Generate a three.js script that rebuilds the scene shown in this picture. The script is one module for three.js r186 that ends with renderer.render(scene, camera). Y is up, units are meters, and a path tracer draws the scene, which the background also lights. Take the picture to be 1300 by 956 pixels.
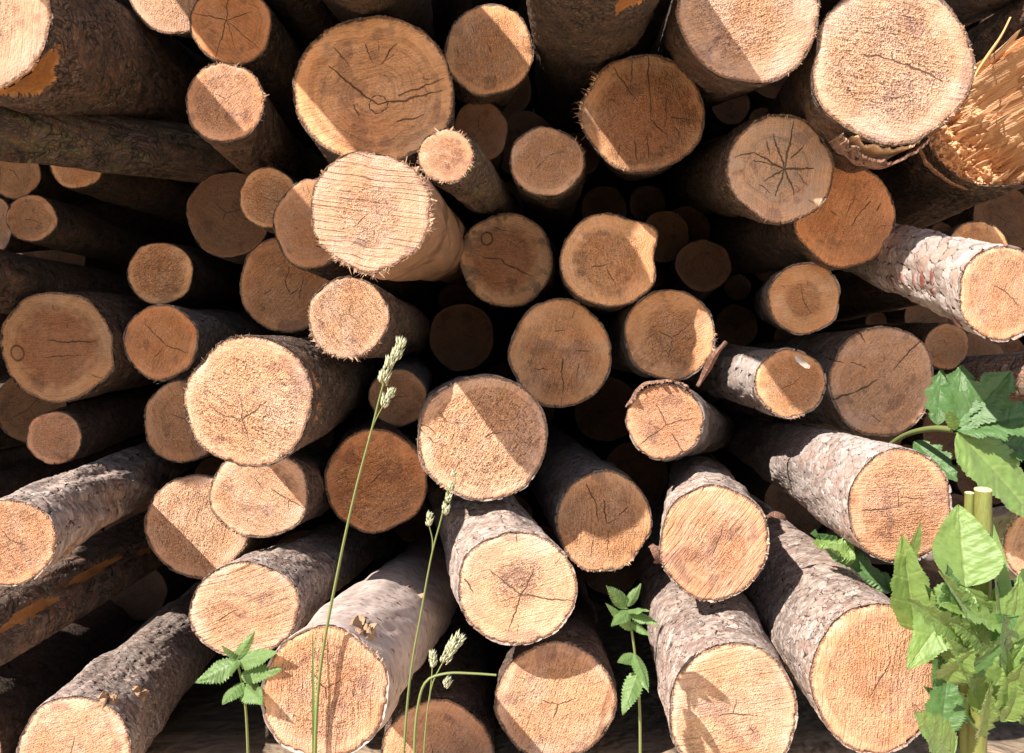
import * as THREE from 'three';

// ---------------------------------------------------------------- camera, sky, sun, exposure
const F = 867, CX = 650, CY = 433, EYE = 0.9;            // focal length and principal point, in pixels of a 1300 x 956 picture
const scene = new THREE.Scene();
const camera = new THREE.PerspectiveCamera(2 * Math.atan(478 / F) * 180 / Math.PI, 1300 / 956, 0.05, 400);
camera.position.set(0, EYE, 0);
camera.setViewOffset(1300, 956, 0, 45, 1300, 956);
camera.updateProjectionMatrix();
const renderer = new THREE.WebGLRenderer({ antialias: true });
renderer.toneMapping = THREE.LinearToneMapping;
renderer.toneMappingExposure = 2.2;
renderer.shadowMap.enabled = true;

// ---------------------------------------------------------------- seeded noise
function rng(s) { let a = s >>> 0; return () => { a = (a + 0x6D2B79F5) | 0; let t = Math.imul(a ^ (a >>> 15), 1 | a); t = (t + Math.imul(t ^ (t >>> 7), 61 | t)) ^ t; return ((t ^ (t >>> 14)) >>> 0) / 4294967296; }; }
const TAB = new Float32Array(65536); { const r = rng(77); for (let i = 0; i < 65536; i++) TAB[i] = r(); }
function vn(x, y) {
  const xi = Math.floor(x), yi = Math.floor(y); let fx = x - xi, fy = y - yi; fx = fx * fx * (3 - 2 * fx); fy = fy * fy * (3 - 2 * fy);
  const x0 = xi & 255, x1 = (xi + 1) & 255, y0 = (yi & 255) << 8, y1 = ((yi + 1) & 255) << 8;
  const a = TAB[y0 + x0], b = TAB[y0 + x1], c = TAB[y1 + x0], d = TAB[y1 + x1];
  return a + (b - a) * fx + (c - a + (a - b - c + d) * fx) * fy;
}
const fbm = (x, y) => vn(x, y) * .5 + vn(x * 2.03 + 7, y * 2.03 + 3) * .27 + vn(x * 4.1 + 1, y * 4.1 + 9) * .15 + vn(x * 8.3, y * 8.3) * .08;
const cl = (x, a = 0, b = 1) => x < a ? a : x > b ? b : x;
const ss = (a, b, x) => { const t = cl((x - a) / (b - a)); return t * t * (3 - 2 * t); };
const mix = (a, b, t) => a + (b - a) * t;
const D2R = Math.PI / 180;
const enc = (v) => { v = cl(v); return 255 * (v <= .0031308 ? 12.92 * v : 1.055 * Math.pow(v, 1 / 2.4) - .055); };
const LUT = new Uint8Array(4097); for (let i = 0; i <= 4096; i++) LUT[i] = Math.round(enc(i / 4096));
const e8 = (v) => LUT[v <= 0 ? 0 : v >= 1 ? 4096 : (v * 4096) | 0];

// sky: clear blue with a pale horizon and thin cloud
{
  const W = 512, H = 256, d = new Float32Array(W * H * 4);
  for (let y = 0; y < H; y++) for (let x = 0; x < W; x++) {
    const el = (y + .5) / H * 180 - 90, o = (y * W + x) * 4, a = x / W * Math.PI * 2;
    const h = Math.pow(cl(1 - el / 90), 2.2), c = el > 0 ? ss(.52, .8, fbm(Math.cos(a) * 3 * (1 - el / 130) + 9, Math.sin(a) * 3 * (1 - el / 130) + 5)) * .5 : 0;
    let r = mix(.20, .80, h), g = mix(.36, .82, h), b = mix(.66, .82, h);
    r = mix(r, .95, c); g = mix(g, .94, c); b = mix(b, .92, c);
    if (el < 0) { r = .20; g = .17; b = .11; }
    const k = .56; d[o] = r * k; d[o + 1] = g * k; d[o + 2] = b * k; d[o + 3] = 1;
  }
  const t = new THREE.DataTexture(d, W, H, THREE.RGBAFormat, THREE.FloatType);
  t.mapping = THREE.EquirectangularReflectionMapping; t.magFilter = THREE.LinearFilter; t.minFilter = THREE.LinearFilter; t.needsUpdate = true;
  scene.background = t; scene.environment = t;
}
const sun = new THREE.DirectionalLight(0xfff5e8, 4.6);
sun.position.set(-1.177, 1.472, 1).multiplyScalar(10); sun.target.position.set(0, .8, -1.6);
sun.position.add(sun.target.position);
sun.castShadow = true; sun.shadow.mapSize.set(4096, 4096);
Object.assign(sun.shadow.camera, { left: -4, right: 4, top: 4, bottom: -4, near: 1, far: 30 }); sun.shadow.bias = -.0005;
scene.add(sun, sun.target);

// ---------------------------------------------------------------- naming
const used = new Map();
function numbered(n) { const k = used.get(n) || 0; used.set(n, k + 1); return k ? n + '_' + String(k).padStart(3, '0') : n; }
function thing(name, label, category, pos, group) {
  const g = new THREE.Group(); g.name = numbered(name); g.position.copy(pos); g.userData = { label, category };
  if (group) g.userData.group = group;
  scene.add(g); return g;
}
function mesh(name, geo, mat, parent) {
  const m = new THREE.Mesh(geo, mat); m.name = name; m.castShadow = m.receiveShadow = true; (parent || scene).add(m); return m;
}
const P3 = (px, py, Z) => new THREE.Vector3((px - CX) / F * Z, EYE - (py - CY) / F * Z, -Z);
function tex(data, w, h, rgb) {
  const t = new THREE.DataTexture(data, w, h, rgb ? THREE.RGBAFormat : THREE.RedFormat, THREE.UnsignedByteType);
  if (rgb) t.colorSpace = THREE.SRGBColorSpace;
  t.magFilter = THREE.LinearFilter; t.minFilter = THREE.LinearMipmapLinearFilter; t.generateMipmaps = true; t.wrapS = t.wrapT = THREE.RepeatWrapping; t.needsUpdate = true; return t;
}

// ---------------------------------------------------------------- bark: five kinds, one 0.4 m tile each
const BN = 1024, BARK = {};
function worley(nx, ny, seed, jit = .9) {
  const r = rng(seed), px = new Float32Array(nx * ny), py = new Float32Array(nx * ny), id = new Float32Array(nx * ny), id2 = new Float32Array(nx * ny);
  for (let i = 0; i < nx * ny; i++) { px[i] = .5 + (r() - .5) * jit; py[i] = .5 + (r() - .5) * jit; id[i] = r(); id2[i] = r(); }
  const o = { e: 0, f: 0, a: 0, b: 0, dy: 0 };
  return (x, y) => {                                                        // x, y in tile units
    x *= nx; y *= ny; const xi = Math.floor(x), yi = Math.floor(y); let f1 = 9, f2 = 9, k = 0, dy = 0;
    for (let j = -1; j < 2; j++) for (let i = -1; i < 2; i++) {
      const c = ((yi + j + ny * 4) % ny) * nx + (xi + i + nx * 4) % nx, dx = xi + i + px[c] - x, ddy = yi + j + py[c] - y, d = dx * dx + ddy * ddy;
      if (d < f1) { f2 = f1; f1 = d; k = c; dy = ddy; } else if (d < f2) f2 = d;
    }
    o.f = Math.sqrt(f1); o.e = Math.sqrt(f2) - o.f; o.a = id[k]; o.b = id2[k]; o.dy = dy; return o;
  };
}
const tn = (x, y, f) => {                                                   // noise that repeats over the tile
  const X = x * f, Y = y * f, xi = Math.floor(X), yi = Math.floor(Y); let fx = X - xi, fy = Y - yi; fx = fx * fx * (3 - 2 * fx); fy = fy * fy * (3 - 2 * fy);
  const g = (a, b) => TAB[((((b % f) + f) % f * 131 + f * 17) & 255) * 256 + ((((a % f) + f) % f * 57 + f * 3) & 255)];
  const a = g(xi, yi), b = g(xi + 1, yi), c = g(xi, yi + 1), d = g(xi + 1, yi + 1);
  return a + (b - a) * fx + (c - a + (a - b - c + d) * fx) * fy;
};
const tf = (x, y, f) => tn(x, y, f) * .5 + tn(x, y, f * 2) * .27 + tn(x, y, f * 4) * .15 + tn(x, y, f * 8) * .08;
function makeBark(kind, spec) {
  const col = new Uint8Array(BN * BN * 4), hgt = new Uint8Array(BN * BN), w1 = worley(spec.n[0], spec.n[1], spec.seed), w2 = worley(spec.m[0], spec.m[1], spec.seed + 5), out = [0, 0, 0, 0];
  for (let y = 0; y < BN; y++) for (let x = 0; x < BN; x++) {
    spec.f(x / BN, y / BN, w1, w2, out);
    const i = y * BN + x; col[i * 4] = e8(out[0]); col[i * 4 + 1] = e8(out[1]); col[i * 4 + 2] = e8(out[2]); col[i * 4 + 3] = 255; hgt[i] = cl(out[3]) * 255;
  }
  BARK[kind] = { map: tex(col, BN, BN, true), bump: tex(hgt, BN, BN, false), h: hgt, rough: spec.rough, scale: spec.scale, disp: spec.disp };
}
const warp = (x, y, a, f) => [x + (tf(x, y, f) - .5) * a, y + (tf(x + .37, y + .61, f) - .5) * a];
// grey scaly bark: overlapping flakes, each lifted at one end, cracks and shadow there painted dark
makeBark('s', { n: [13, 17], m: [48, 56], seed: 3, rough: .85, scale: .006, disp: .008, f(x, y, w1, w2, o) {
  const [a0, b0] = warp(x, y, .05, 9), [a, b] = warp(a0, b0, .016, 40); let w = w1(a, b); const e = w.e, t = w.a, t2 = w.b, dy = w.dy, f = w.f; w = w2(a, b); const e2 = w.e, u = w.a, u2 = w.b;
  const n = tf(x, y, 40), fine = tn(x, y, 220), big = tf(x, y, 3), lift = ss(-.12, .22, -dy + (n - .5) * .3), wd = .03 + .10 * lift, gap = mix(1, ss(.0, wd, e - (n - .5) * .05), .3 + .7 * lift), g2 = 1 - (1 - ss(0, .1, e2)) * .35 * ss(.4, .7, u2);
  const s = cl(t * .7 + big * .5 - .1 + (n - .5) * .7 + (u - .5) * .35), k = (.80 + .28 * n + .14 * fine) * g2, red = ss(.62, .78, t2 * .55 + n * .45) * .8;
  let r = mix(mix(.22, .47, s), .34, red), g = mix(mix(.165, .415, s), .205, red), bl = mix(mix(.14, .39, s), .155, red);
  o[0] = mix(.045, r * k, gap); o[1] = mix(.028, g * k, gap); o[2] = mix(.023, bl * k, gap);
  o[3] = mix(.05, .34 + .25 * t - .40 * dy * (1 - f * .3) + .1 * u * g2, gap) + .14 * n + .05 * fine;
} });
// pinkish flaky bark: small irregular flakes; cracks and shadow under lifted ends painted dark
makeBark('t', { n: [13, 18], m: [34, 48], seed: 11, rough: .88, scale: .006, disp: .007, f(x, y, w1, w2, o) {
  const [a0, b0] = warp(x, y, .07, 8), [a, b] = warp(a0, b0, .02, 44); let w = w1(a, b); const e = w.e, t = w.a, t2 = w.b, dy = w.dy; w = w2(a, b); const e2 = w.e, u = w.a, u2 = w.b, dy2 = w.dy;
  const n = tf(x, y, 44), fine = tn(x, y, 230), big = tf(x, y, 4), md = tf(x + .2, y, 8), lift = ss(-.12, .2, -dy + (n - .5) * .4) * ss(.3, .46, md), lift2 = ss(-.1, .2, -dy2) * ss(.4, .56, tf(x + .6, y + .4, 9)), gap = (1 - lift * (1 - ss(.025, .12, e))) * (1 - .7 * lift2 * (1 - ss(.02, .16, e2)));
  const s = cl(.1 + t * .45 + (u - .5) * .5 + (n - .5) * .9 + (big - .5) * .5), pk = cl(t2 * .7 + big * .9 - .3), k = .74 + .34 * n + .2 * fine;
  let r = mix(.23, .53, s), g = mix(mix(.18, .485, s), mix(.15, .41, s), pk), bl = mix(mix(.155, .44, s), mix(.125, .345, s), pk);
  o[0] = mix(.045, r * k, gap); o[1] = mix(.027, g * k, gap); o[2] = mix(.022, bl * k, gap);
  o[3] = mix(.04, .34 + .2 * t - .32 * dy * ss(.34, .5, md) - .14 * dy2 * u2 + .08 * u, gap) + .2 * n + .06 * fine;
} });
// brown rough bark
makeBark('b', { n: [34, 24], m: [70, 44], seed: 23, rough: .7, scale: .0045, disp: .0075, f(x, y, w1, w2, o) {
  const [a0, b0] = warp(x, y, .16, 7), [a, b] = warp(a0, b0, .03, 30); let w = w1(a, b); const e = w.e, t = w.a, t2 = w.b, dy = w.dy; w = w2(b * .0 + a, b); const e2 = w.e, u = w.a;
  const n = tf(x, y, 28), big = tf(x, y, 3), md = tf(x + .3, y + .7, 9), gap = mix(1, ss(.0, .26, e + (n - .5) * .3), ss(.3, .55, md)), g2 = ss(.0, .4, e2), red = ss(.52, .78, t2 * .4 + big * .6), li = ss(.72, .8, tn(x, y, 110)) * ss(.5, .62, big);
  const k = (.55 + .45 * g2) * (.4 + 1.2 * n), s = cl(t * .6 + md * .8 - .2);
  let r = mix(mix(.09, .20, s), .19, red), g = mix(mix(.062, .14, s), .095, red), bl = mix(mix(.05, .11, s), .058, red);
  r = mix(r * k, .27, li * .5); g = mix(g * k, .27, li * .5); bl = mix(bl * k, .2, li * .5);
  o[0] = mix(.03, r, gap); o[1] = mix(.02, g, gap); o[2] = mix(.015, bl, gap);
  o[3] = gap * (.3 + .22 * t + .18 * u * g2 + .14 * dy) + .35 * n;
} });
// pale smooth bark with thin cracks and small pits
makeBark('p', { n: [9, 26], m: [30, 60], seed: 31, rough: .8, scale: .0022, disp: .003, f(x, y, w1, w2, o) {
  const [a, b] = warp(x, y, .09, 7); let w = w1(a, b); const e = w.e, t = w.a; w = w2(a, b); const e2 = w.e, u = w.a;
  const n = tf(x, y, 26), big = tf(x, y, 4), cr = 1 - (1 - ss(0, .05, e)) * ss(.5, .62, tf(x + .4, y + .1, 6)), pit = ss(.93, .97, u) * ss(.1, .3, e2);
  const s = cl(.2 + big * .7 + (n - .5) * .9), pk = cl(t * .5 + big * .3), k = .86 + .28 * n;
  let r = mix(.40, .62, s) * k, g = mix(.32, .56, s) * k * (1 - .1 * pk), bl = mix(.29, .52, s) * k * (1 - .16 * pk);
  r = mix(r, .25, pit); g = mix(g, .1, pit); bl = mix(bl, .07, pit);
  o[0] = mix(.14, r, cr); o[1] = mix(.09, g, cr); o[2] = mix(.07, bl, cr);
  o[3] = .35 + .35 * n + .25 * big - .3 * (1 - cr) - .2 * pit;
} });
// inner bark, smooth and fibrous where the outer bark has been stripped
makeBark('i', { n: [30, 7], m: [40, 12], seed: 41, rough: .6, scale: .002, disp: .002, f(x, y, w1, w2, o) {
  const [a, b] = warp(x, y, .05, 6); const w = w1(a, b), e = w.e, t = w.a, n = tf(x, y * .99, 16), st = tn(x, y, 64) * .5 + tn(x + .5, y * .5, 128) * .5, big = tf(x, y, 3), dk = ss(.55, .72, big);
  const k = (.75 + .35 * st) * (.85 + .3 * n);
  o[0] = mix(.42, .19, dk) * k; o[1] = mix(.25, .105, dk) * k; o[2] = mix(.15, .062, dk) * k; o[3] = .3 + .3 * st + .3 * n - .2 * (1 - ss(0, .1, e));
} });
const barkMats = new Map();
function barkMat(kind, tint) {
  const k = kind + tint;
  if (!barkMats.has(k)) {
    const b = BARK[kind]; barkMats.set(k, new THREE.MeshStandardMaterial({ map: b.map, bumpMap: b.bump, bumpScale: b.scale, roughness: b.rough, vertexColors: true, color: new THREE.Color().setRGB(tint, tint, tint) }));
  }
  return barkMats.get(k);
}

// ---------------------------------------------------------------- cut faces: three atlases of 5 x 5 cells
const AN = 2048, CELL = 409, PER = 5, ATLAS = [];
const TONES = { x: [.14, .075, .042], y: [.24, .13, .075], r: [.64, .30, .14], f: [.63, .38, .245], q: [.53, .325, .215], w: [.66, .375, .20], o: [.63, .345, .21], b: [.38, .22, .12], d: [.44, .24, .13], g: [.55, .35, .235], p: [.62, .41, .29] };  // x, y: shade of the deep gaps put into the wood colour
let cells = 0;
function atlas(k) {
  if (!ATLAS[k]) ATLAS[k] = { col: new Uint8Array(AN * AN * 4).fill(128), h: new Uint8Array(AN * AN), mat: new THREE.MeshStandardMaterial({ roughness: .9, bumpScale: .0055 }) };
  return ATLAS[k];
}
function crackMask(list, seed) {
  const m = new Float32Array(CELL * CELL), r = rng(seed), S = CELL / 2 * .94;
  for (const [x0, y0, x1, y1, w] of list) {
    const L = Math.hypot(x1 - x0, y1 - y0), n = Math.max(3, Math.round(L / .035)); let lx = x0, ly = y0, off = 0;
    for (let i = 1; i <= n; i++) {
      const t = i / n; off = off * .8 + (r() - .5) * .028; const env = Math.sin(Math.PI * t) * .7 + .3, o = off * env;
      const x = mix(x0, x1, t) - (y1 - y0) / L * o, y = mix(y0, y1, t) + (x1 - x0) / L * o, ww = w * .66 * (.35 + .65 * Math.sin(Math.PI * Math.min(1, .12 + t * .9))) * (.7 + .6 * r());
      const ax = lx * S + CELL / 2, ay = ly * S + CELL / 2, bx = x * S + CELL / 2, by = y * S + CELL / 2, d2 = (bx - ax) ** 2 + (by - ay) ** 2 + 1e-6;
      for (let py = Math.max(0, Math.floor(Math.min(ay, by) - ww - 2)); py <= Math.min(CELL - 1, Math.max(ay, by) + ww + 2); py++)
        for (let px = Math.max(0, Math.floor(Math.min(ax, bx) - ww - 2)); px <= Math.min(CELL - 1, Math.max(ax, bx) + ww + 2); px++) {
          const q = cl(((px - ax) * (bx - ax) + (py - ay) * (by - ay)) / d2), dd = Math.hypot(px - ax - q * (bx - ax), py - ay - q * (by - ay)), v = cl(1.15 - dd / ww);
          if (v > m[py * CELL + px]) m[py * CELL + px] = v;
        }
      lx = x; ly = y;
    }
  }
  return m;
}
function faceCell(tone, o, seed) {
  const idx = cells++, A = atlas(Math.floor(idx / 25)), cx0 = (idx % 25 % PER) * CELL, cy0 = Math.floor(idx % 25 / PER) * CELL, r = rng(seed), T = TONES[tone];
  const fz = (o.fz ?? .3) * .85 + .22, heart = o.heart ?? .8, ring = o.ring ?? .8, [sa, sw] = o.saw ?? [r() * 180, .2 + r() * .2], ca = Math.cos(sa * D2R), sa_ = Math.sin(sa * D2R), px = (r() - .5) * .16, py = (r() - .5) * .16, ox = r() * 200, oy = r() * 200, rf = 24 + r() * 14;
  const cr = (o.cr ?? []).slice();
  if (!o.cr) { const n = 1 + Math.floor(r() * 3), a0 = r() * 7; for (let i = 0; i < n; i++) { const a = a0 + i * 6.28 / n + r(), q = .15 + r() * .4; cr.push([px, py, px + Math.cos(a) * q, py + Math.sin(a) * q, 2 + r()]); } }
  for (let i = 0; i < 3; i++) { const a = r() * 6.28, q = .3 + r() * .5, b = a + (r() - .5), l = .08 + r() * .12; cr.push([Math.cos(a) * q, Math.sin(a) * q, Math.cos(a) * q + Math.cos(b) * l, Math.sin(a) * q + Math.sin(b) * l, 1.2]); }
  if (o.circ) for (let i = 0; i < 10; i++) { const a = i * .63, b = a + .6, q = .12; cr.push([.05 + Math.cos(a) * q, -.2 + Math.sin(a) * q, .05 + Math.cos(b) * q, -.2 + Math.sin(b) * q, 2.2]); }
  const M = crackMask(cr, seed + 9), kn = o.knot, S = CELL / 2 * .94, w = worley(118, 118, seed & 3, 1);
  for (let y = 0; y < CELL; y++) for (let x = 0; x < CELL; x++) {
    const u = (x - CELL / 2) / S, v = (y - CELL / 2) / S, rr = Math.hypot(u, v), i = (cy0 + y) * AN + cx0 + x;
    if (rr > 1.06) continue;
    const lo = fbm(u * 2.2 + ox, v * 2.2 + oy), du = u - px + (lo - .5) * .14, dv = v - py + (vn(u * 3 + oy, v * 3 + ox) - .5) * .1, pr = Math.hypot(du, dv);
    const hi = vn(u * 95 + ox, v * 95), hi2 = vn(u * 48 + oy, v * 48 + ox), mid = fbm(u * 9 + oy, v * 9 + ox);
    // growth rings
    const rn = vn(pr * rf * 1.7 + ox, 3.3) * .6 + vn(pr * rf * .6 + oy, 8.1) * .4, rg = (ss(.4, .8, rn) - .3) * ring;
    // saw kerf lines
    const s = -u * sa_ + v * ca + (lo - .5) * .03, a = u * ca + v * sa_, l1 = vn(s * 70 + ox, a * 2.2), sq = s * 11 + (vn(s * 9, oy) - .5) * 1.2 + (vn(a * 2.5 + ox, s * 3) - .5) * .12, sf = Math.abs(sq - Math.round(sq)), l2 = (1 - ss(.0, .1, sf)) * ss(.3, .55, vn(Math.round(sq) * 7.3 + oy, a * 2.2 + ox)), l3 = ss(.6, .85, vn(s * 34 + oy, a * 1.2 + ox)), sawn = (l1 - .5) * .55 - l2 * 1.5 - l3 * .35;
    // coarse torn fibres
    const hz = ss(heart + .14, heart - .14, pr + (mid - .5) * .25), zone = fz * .85 * mix(.3, 1, hz), wq = w((u * .5 + .5) * .9 + (lo - .5) * .02, (v * .5 + .5) * .9), pit = ss(.3, .62, wq.f) * ss(.3, .7, mid + wq.a * .5 - .15), fib = vn(s * 120 + oy, a * 16), gr = .22 + (hi2 - .5) * .5 + (hi - .5) * .6 + (fib - .5) * .7 + (wq.b - .5) * .5 - pit * .75 + (vn(s * 60 + ox, a * 9 + oy) - .5) * .6 + ss(.72, .8, wq.b) * (1 - ss(.2, .5, wq.f)) * .7;
    const ck = M[y * CELL + x], rim = ss(.95, .975, rr + (hi2 - .5) * .035 + (lo - .5) * .02), sap = ss(.72, .9, rr + (lo - .5) * .2);
    let k = 1 + (lo - .5) * .42 + (mid - .5) * .36 * (.6 + zone) + (hi - .5) * .16 - rg * .17 + sawn * .24 * sw + gr * .78 * zone + (fib - .5) * .16;
    let R = T[0] * k, G = T[1] * k, B = T[2] * k;
    if (tone === 'b' || tone === 'w') { const h = hz * (tone === 'b' ? .42 : .16); R *= 1 - h * .7; G *= 1 - h; B *= 1 - h * 1.1; }
    else { R *= 1 - hz * .05; G *= 1 - hz * .07; B *= 1 - hz * .1; }
    const pk = ss(.4, .72, fbm(u * 1.7 + oy + 30, v * 1.7 + ox)), wh = ss(.5, .7, fbm(u * 2.4 + oy + 60, v * 2.4 + ox + 20)); R *= 1 - pk * .03; G *= 1 - pk * .12; B *= 1 - pk * .2; R = mix(R, R * 1.04, wh); G = mix(G, G * 1.1, wh); B = mix(B, B * 1.22, wh);             // warmer and paler blotches
    if (tone === 'f' || tone === 'p' || tone === 'q') { R *= 1 + sap * .04; G *= 1 + sap * .06; B *= 1 + sap * .1; } else { R *= 1 + sap * .06; G *= 1 + sap * .03; }
    if (tone === 'g') { const q = ss(.4, .7, fbm(u * 3 + oy, v * 3 + ox + 50)) * .35; R = mix(R, .42, q); G = mix(G, .36, q); B = mix(B, .30, q); }
    if (o.dirt) { const q = ss(.5, .66, fbm(u * 5 + ox, v * 5 + 40)) * ss(.5, .95, rr) * o.dirt; R = mix(R, .1, q); G = mix(G, .085, q); B = mix(B, .06, q); }
    const st = ss(.64, .74, fbm(u * 2.6 + oy + 90, v * 2.6 + ox + 11)) * .3; R *= 1 - st; G *= 1 - st; B *= 1 - st * .8;   // weather stains
    const hr = Math.exp(-(((pr - heart) / .06) ** 2)) * .1 + ss(heart, heart - .2, pr) * .06; R *= 1 - hr * .8; G *= 1 - hr * 1.1; B *= 1 - hr * 1.3;
    let h = .6 + (hi - .5) * .06 + (mid - .5) * .12 + rg * .035 * ring + sawn * .2 * sw + gr * .38 * zone + (fib - .5) * .07;
    const sp2 = ss(.78, .86, vn(u * 44 + oy, v * 44 + ox)) * zone * .5; R *= 1 - sp2; G *= 1 - sp2 * 1.1; B *= 1 - sp2 * 1.2; h -= sp2 * .4;
    if (kn) { const q = Math.hypot((u - kn[0]) * 1.25, v - kn[1]) / .14, qq = 1 - ss(.8, 1, q), edge = Math.exp(-((q - 1) ** 2) * 40); const kr = vn(q * 6, 1) * .3; R = mix(R, .22 + kr * .3, qq * .7) * (1 - edge * .7); G = mix(G, .12 + kr * .2, qq * .7) * (1 - edge * .75); B = mix(B, .06 + kr * .1, qq * .7) * (1 - edge * .75); h -= edge * .25; }
    R = mix(R, .17 * (.5 + hi), rim * .85); G = mix(G, .095 * (.5 + hi), rim * .85); B = mix(B, .06 * (.5 + hi), rim * .85); h += rim * (hi2 - .6) * .4;
    const c = ck * .92; R = mix(R, .035, c); G = mix(G, .02, c); B = mix(B, .012, c); h -= ck * .8;
    A.col[i * 4] = e8(R); A.col[i * 4 + 1] = e8(G); A.col[i * 4 + 2] = e8(B); A.col[i * 4 + 3] = 255; A.h[i] = cl(h) * 255;
  }
  return { mat: A.mat, u: (cx0 + CELL / 2) / AN, v: (cy0 + CELL / 2) / AN, s: S / AN };
}
const fringeMats = {
  bark: new THREE.MeshStandardMaterial({ color: new THREE.Color().setRGB(.34, .20, .145), roughness: .9 }),
  fibre: new THREE.MeshStandardMaterial({ color: new THREE.Color().setRGB(.60, .40, .25), roughness: .9 }),
  dark: new THREE.MeshStandardMaterial({ color: new THREE.Color().setRGB(.17, .10, .065), roughness: .9 }),
};
function geom(pos, idx, uv, col) {
  const g = new THREE.BufferGeometry(); g.setAttribute('position', new THREE.BufferAttribute(Float32Array.from(pos), 3));
  if (uv) g.setAttribute('uv', new THREE.BufferAttribute(Float32Array.from(uv), 2));
  if (col) g.setAttribute('color', new THREE.BufferAttribute(Float32Array.from(col), 3));
  g.setIndex(idx); g.computeVertexNormals(); return g;
}
// bare wood where bark is missing
const bareTex = (() => {
  const n = 512, c = new Uint8Array(n * n * 4), h = new Uint8Array(n * n);
  for (let y = 0; y < n; y++) for (let x = 0; x < n; x++) {
    const X = x / n, Y = y / n, f = tn(X, Y, 128) * .5 + tn(X, Y, 64) * .5, b = tf(X, Y, 5), d = ss(.6, .72, tf(X + .3, Y, 9)), k = .75 + .4 * f, i = y * n + x;
    c[i * 4] = e8(mix(mix(.46, .30, b) * k, .1, d * .3)); c[i * 4 + 1] = e8(mix(mix(.225, .115, b) * k, .055, d * .3)); c[i * 4 + 2] = e8(mix(mix(.075, .035, b) * k, .03, d * .3)); c[i * 4 + 3] = 255; h[i] = (.5 + .4 * (f - .5) - .3 * d) * 255;
  }
  return [tex(c, n, n, true), tex(h, n, n, false)];
})();
const stubMat = new THREE.MeshStandardMaterial({ color: new THREE.Color().setRGB(.36, .22, .13), bumpMap: bareTex[1], bumpScale: .006, roughness: .85 });
const bareMat = new THREE.MeshStandardMaterial({ map: bareTex[0], bumpMap: bareTex[1], bumpScale: .002, roughness: .6 });

const stripMat = new THREE.MeshStandardMaterial({ map: BARK.t.map, bumpMap: BARK.t.bump, bumpScale: .004, roughness: .9, color: new THREE.Color().setRGB(.75, .55, .46) });
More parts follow.
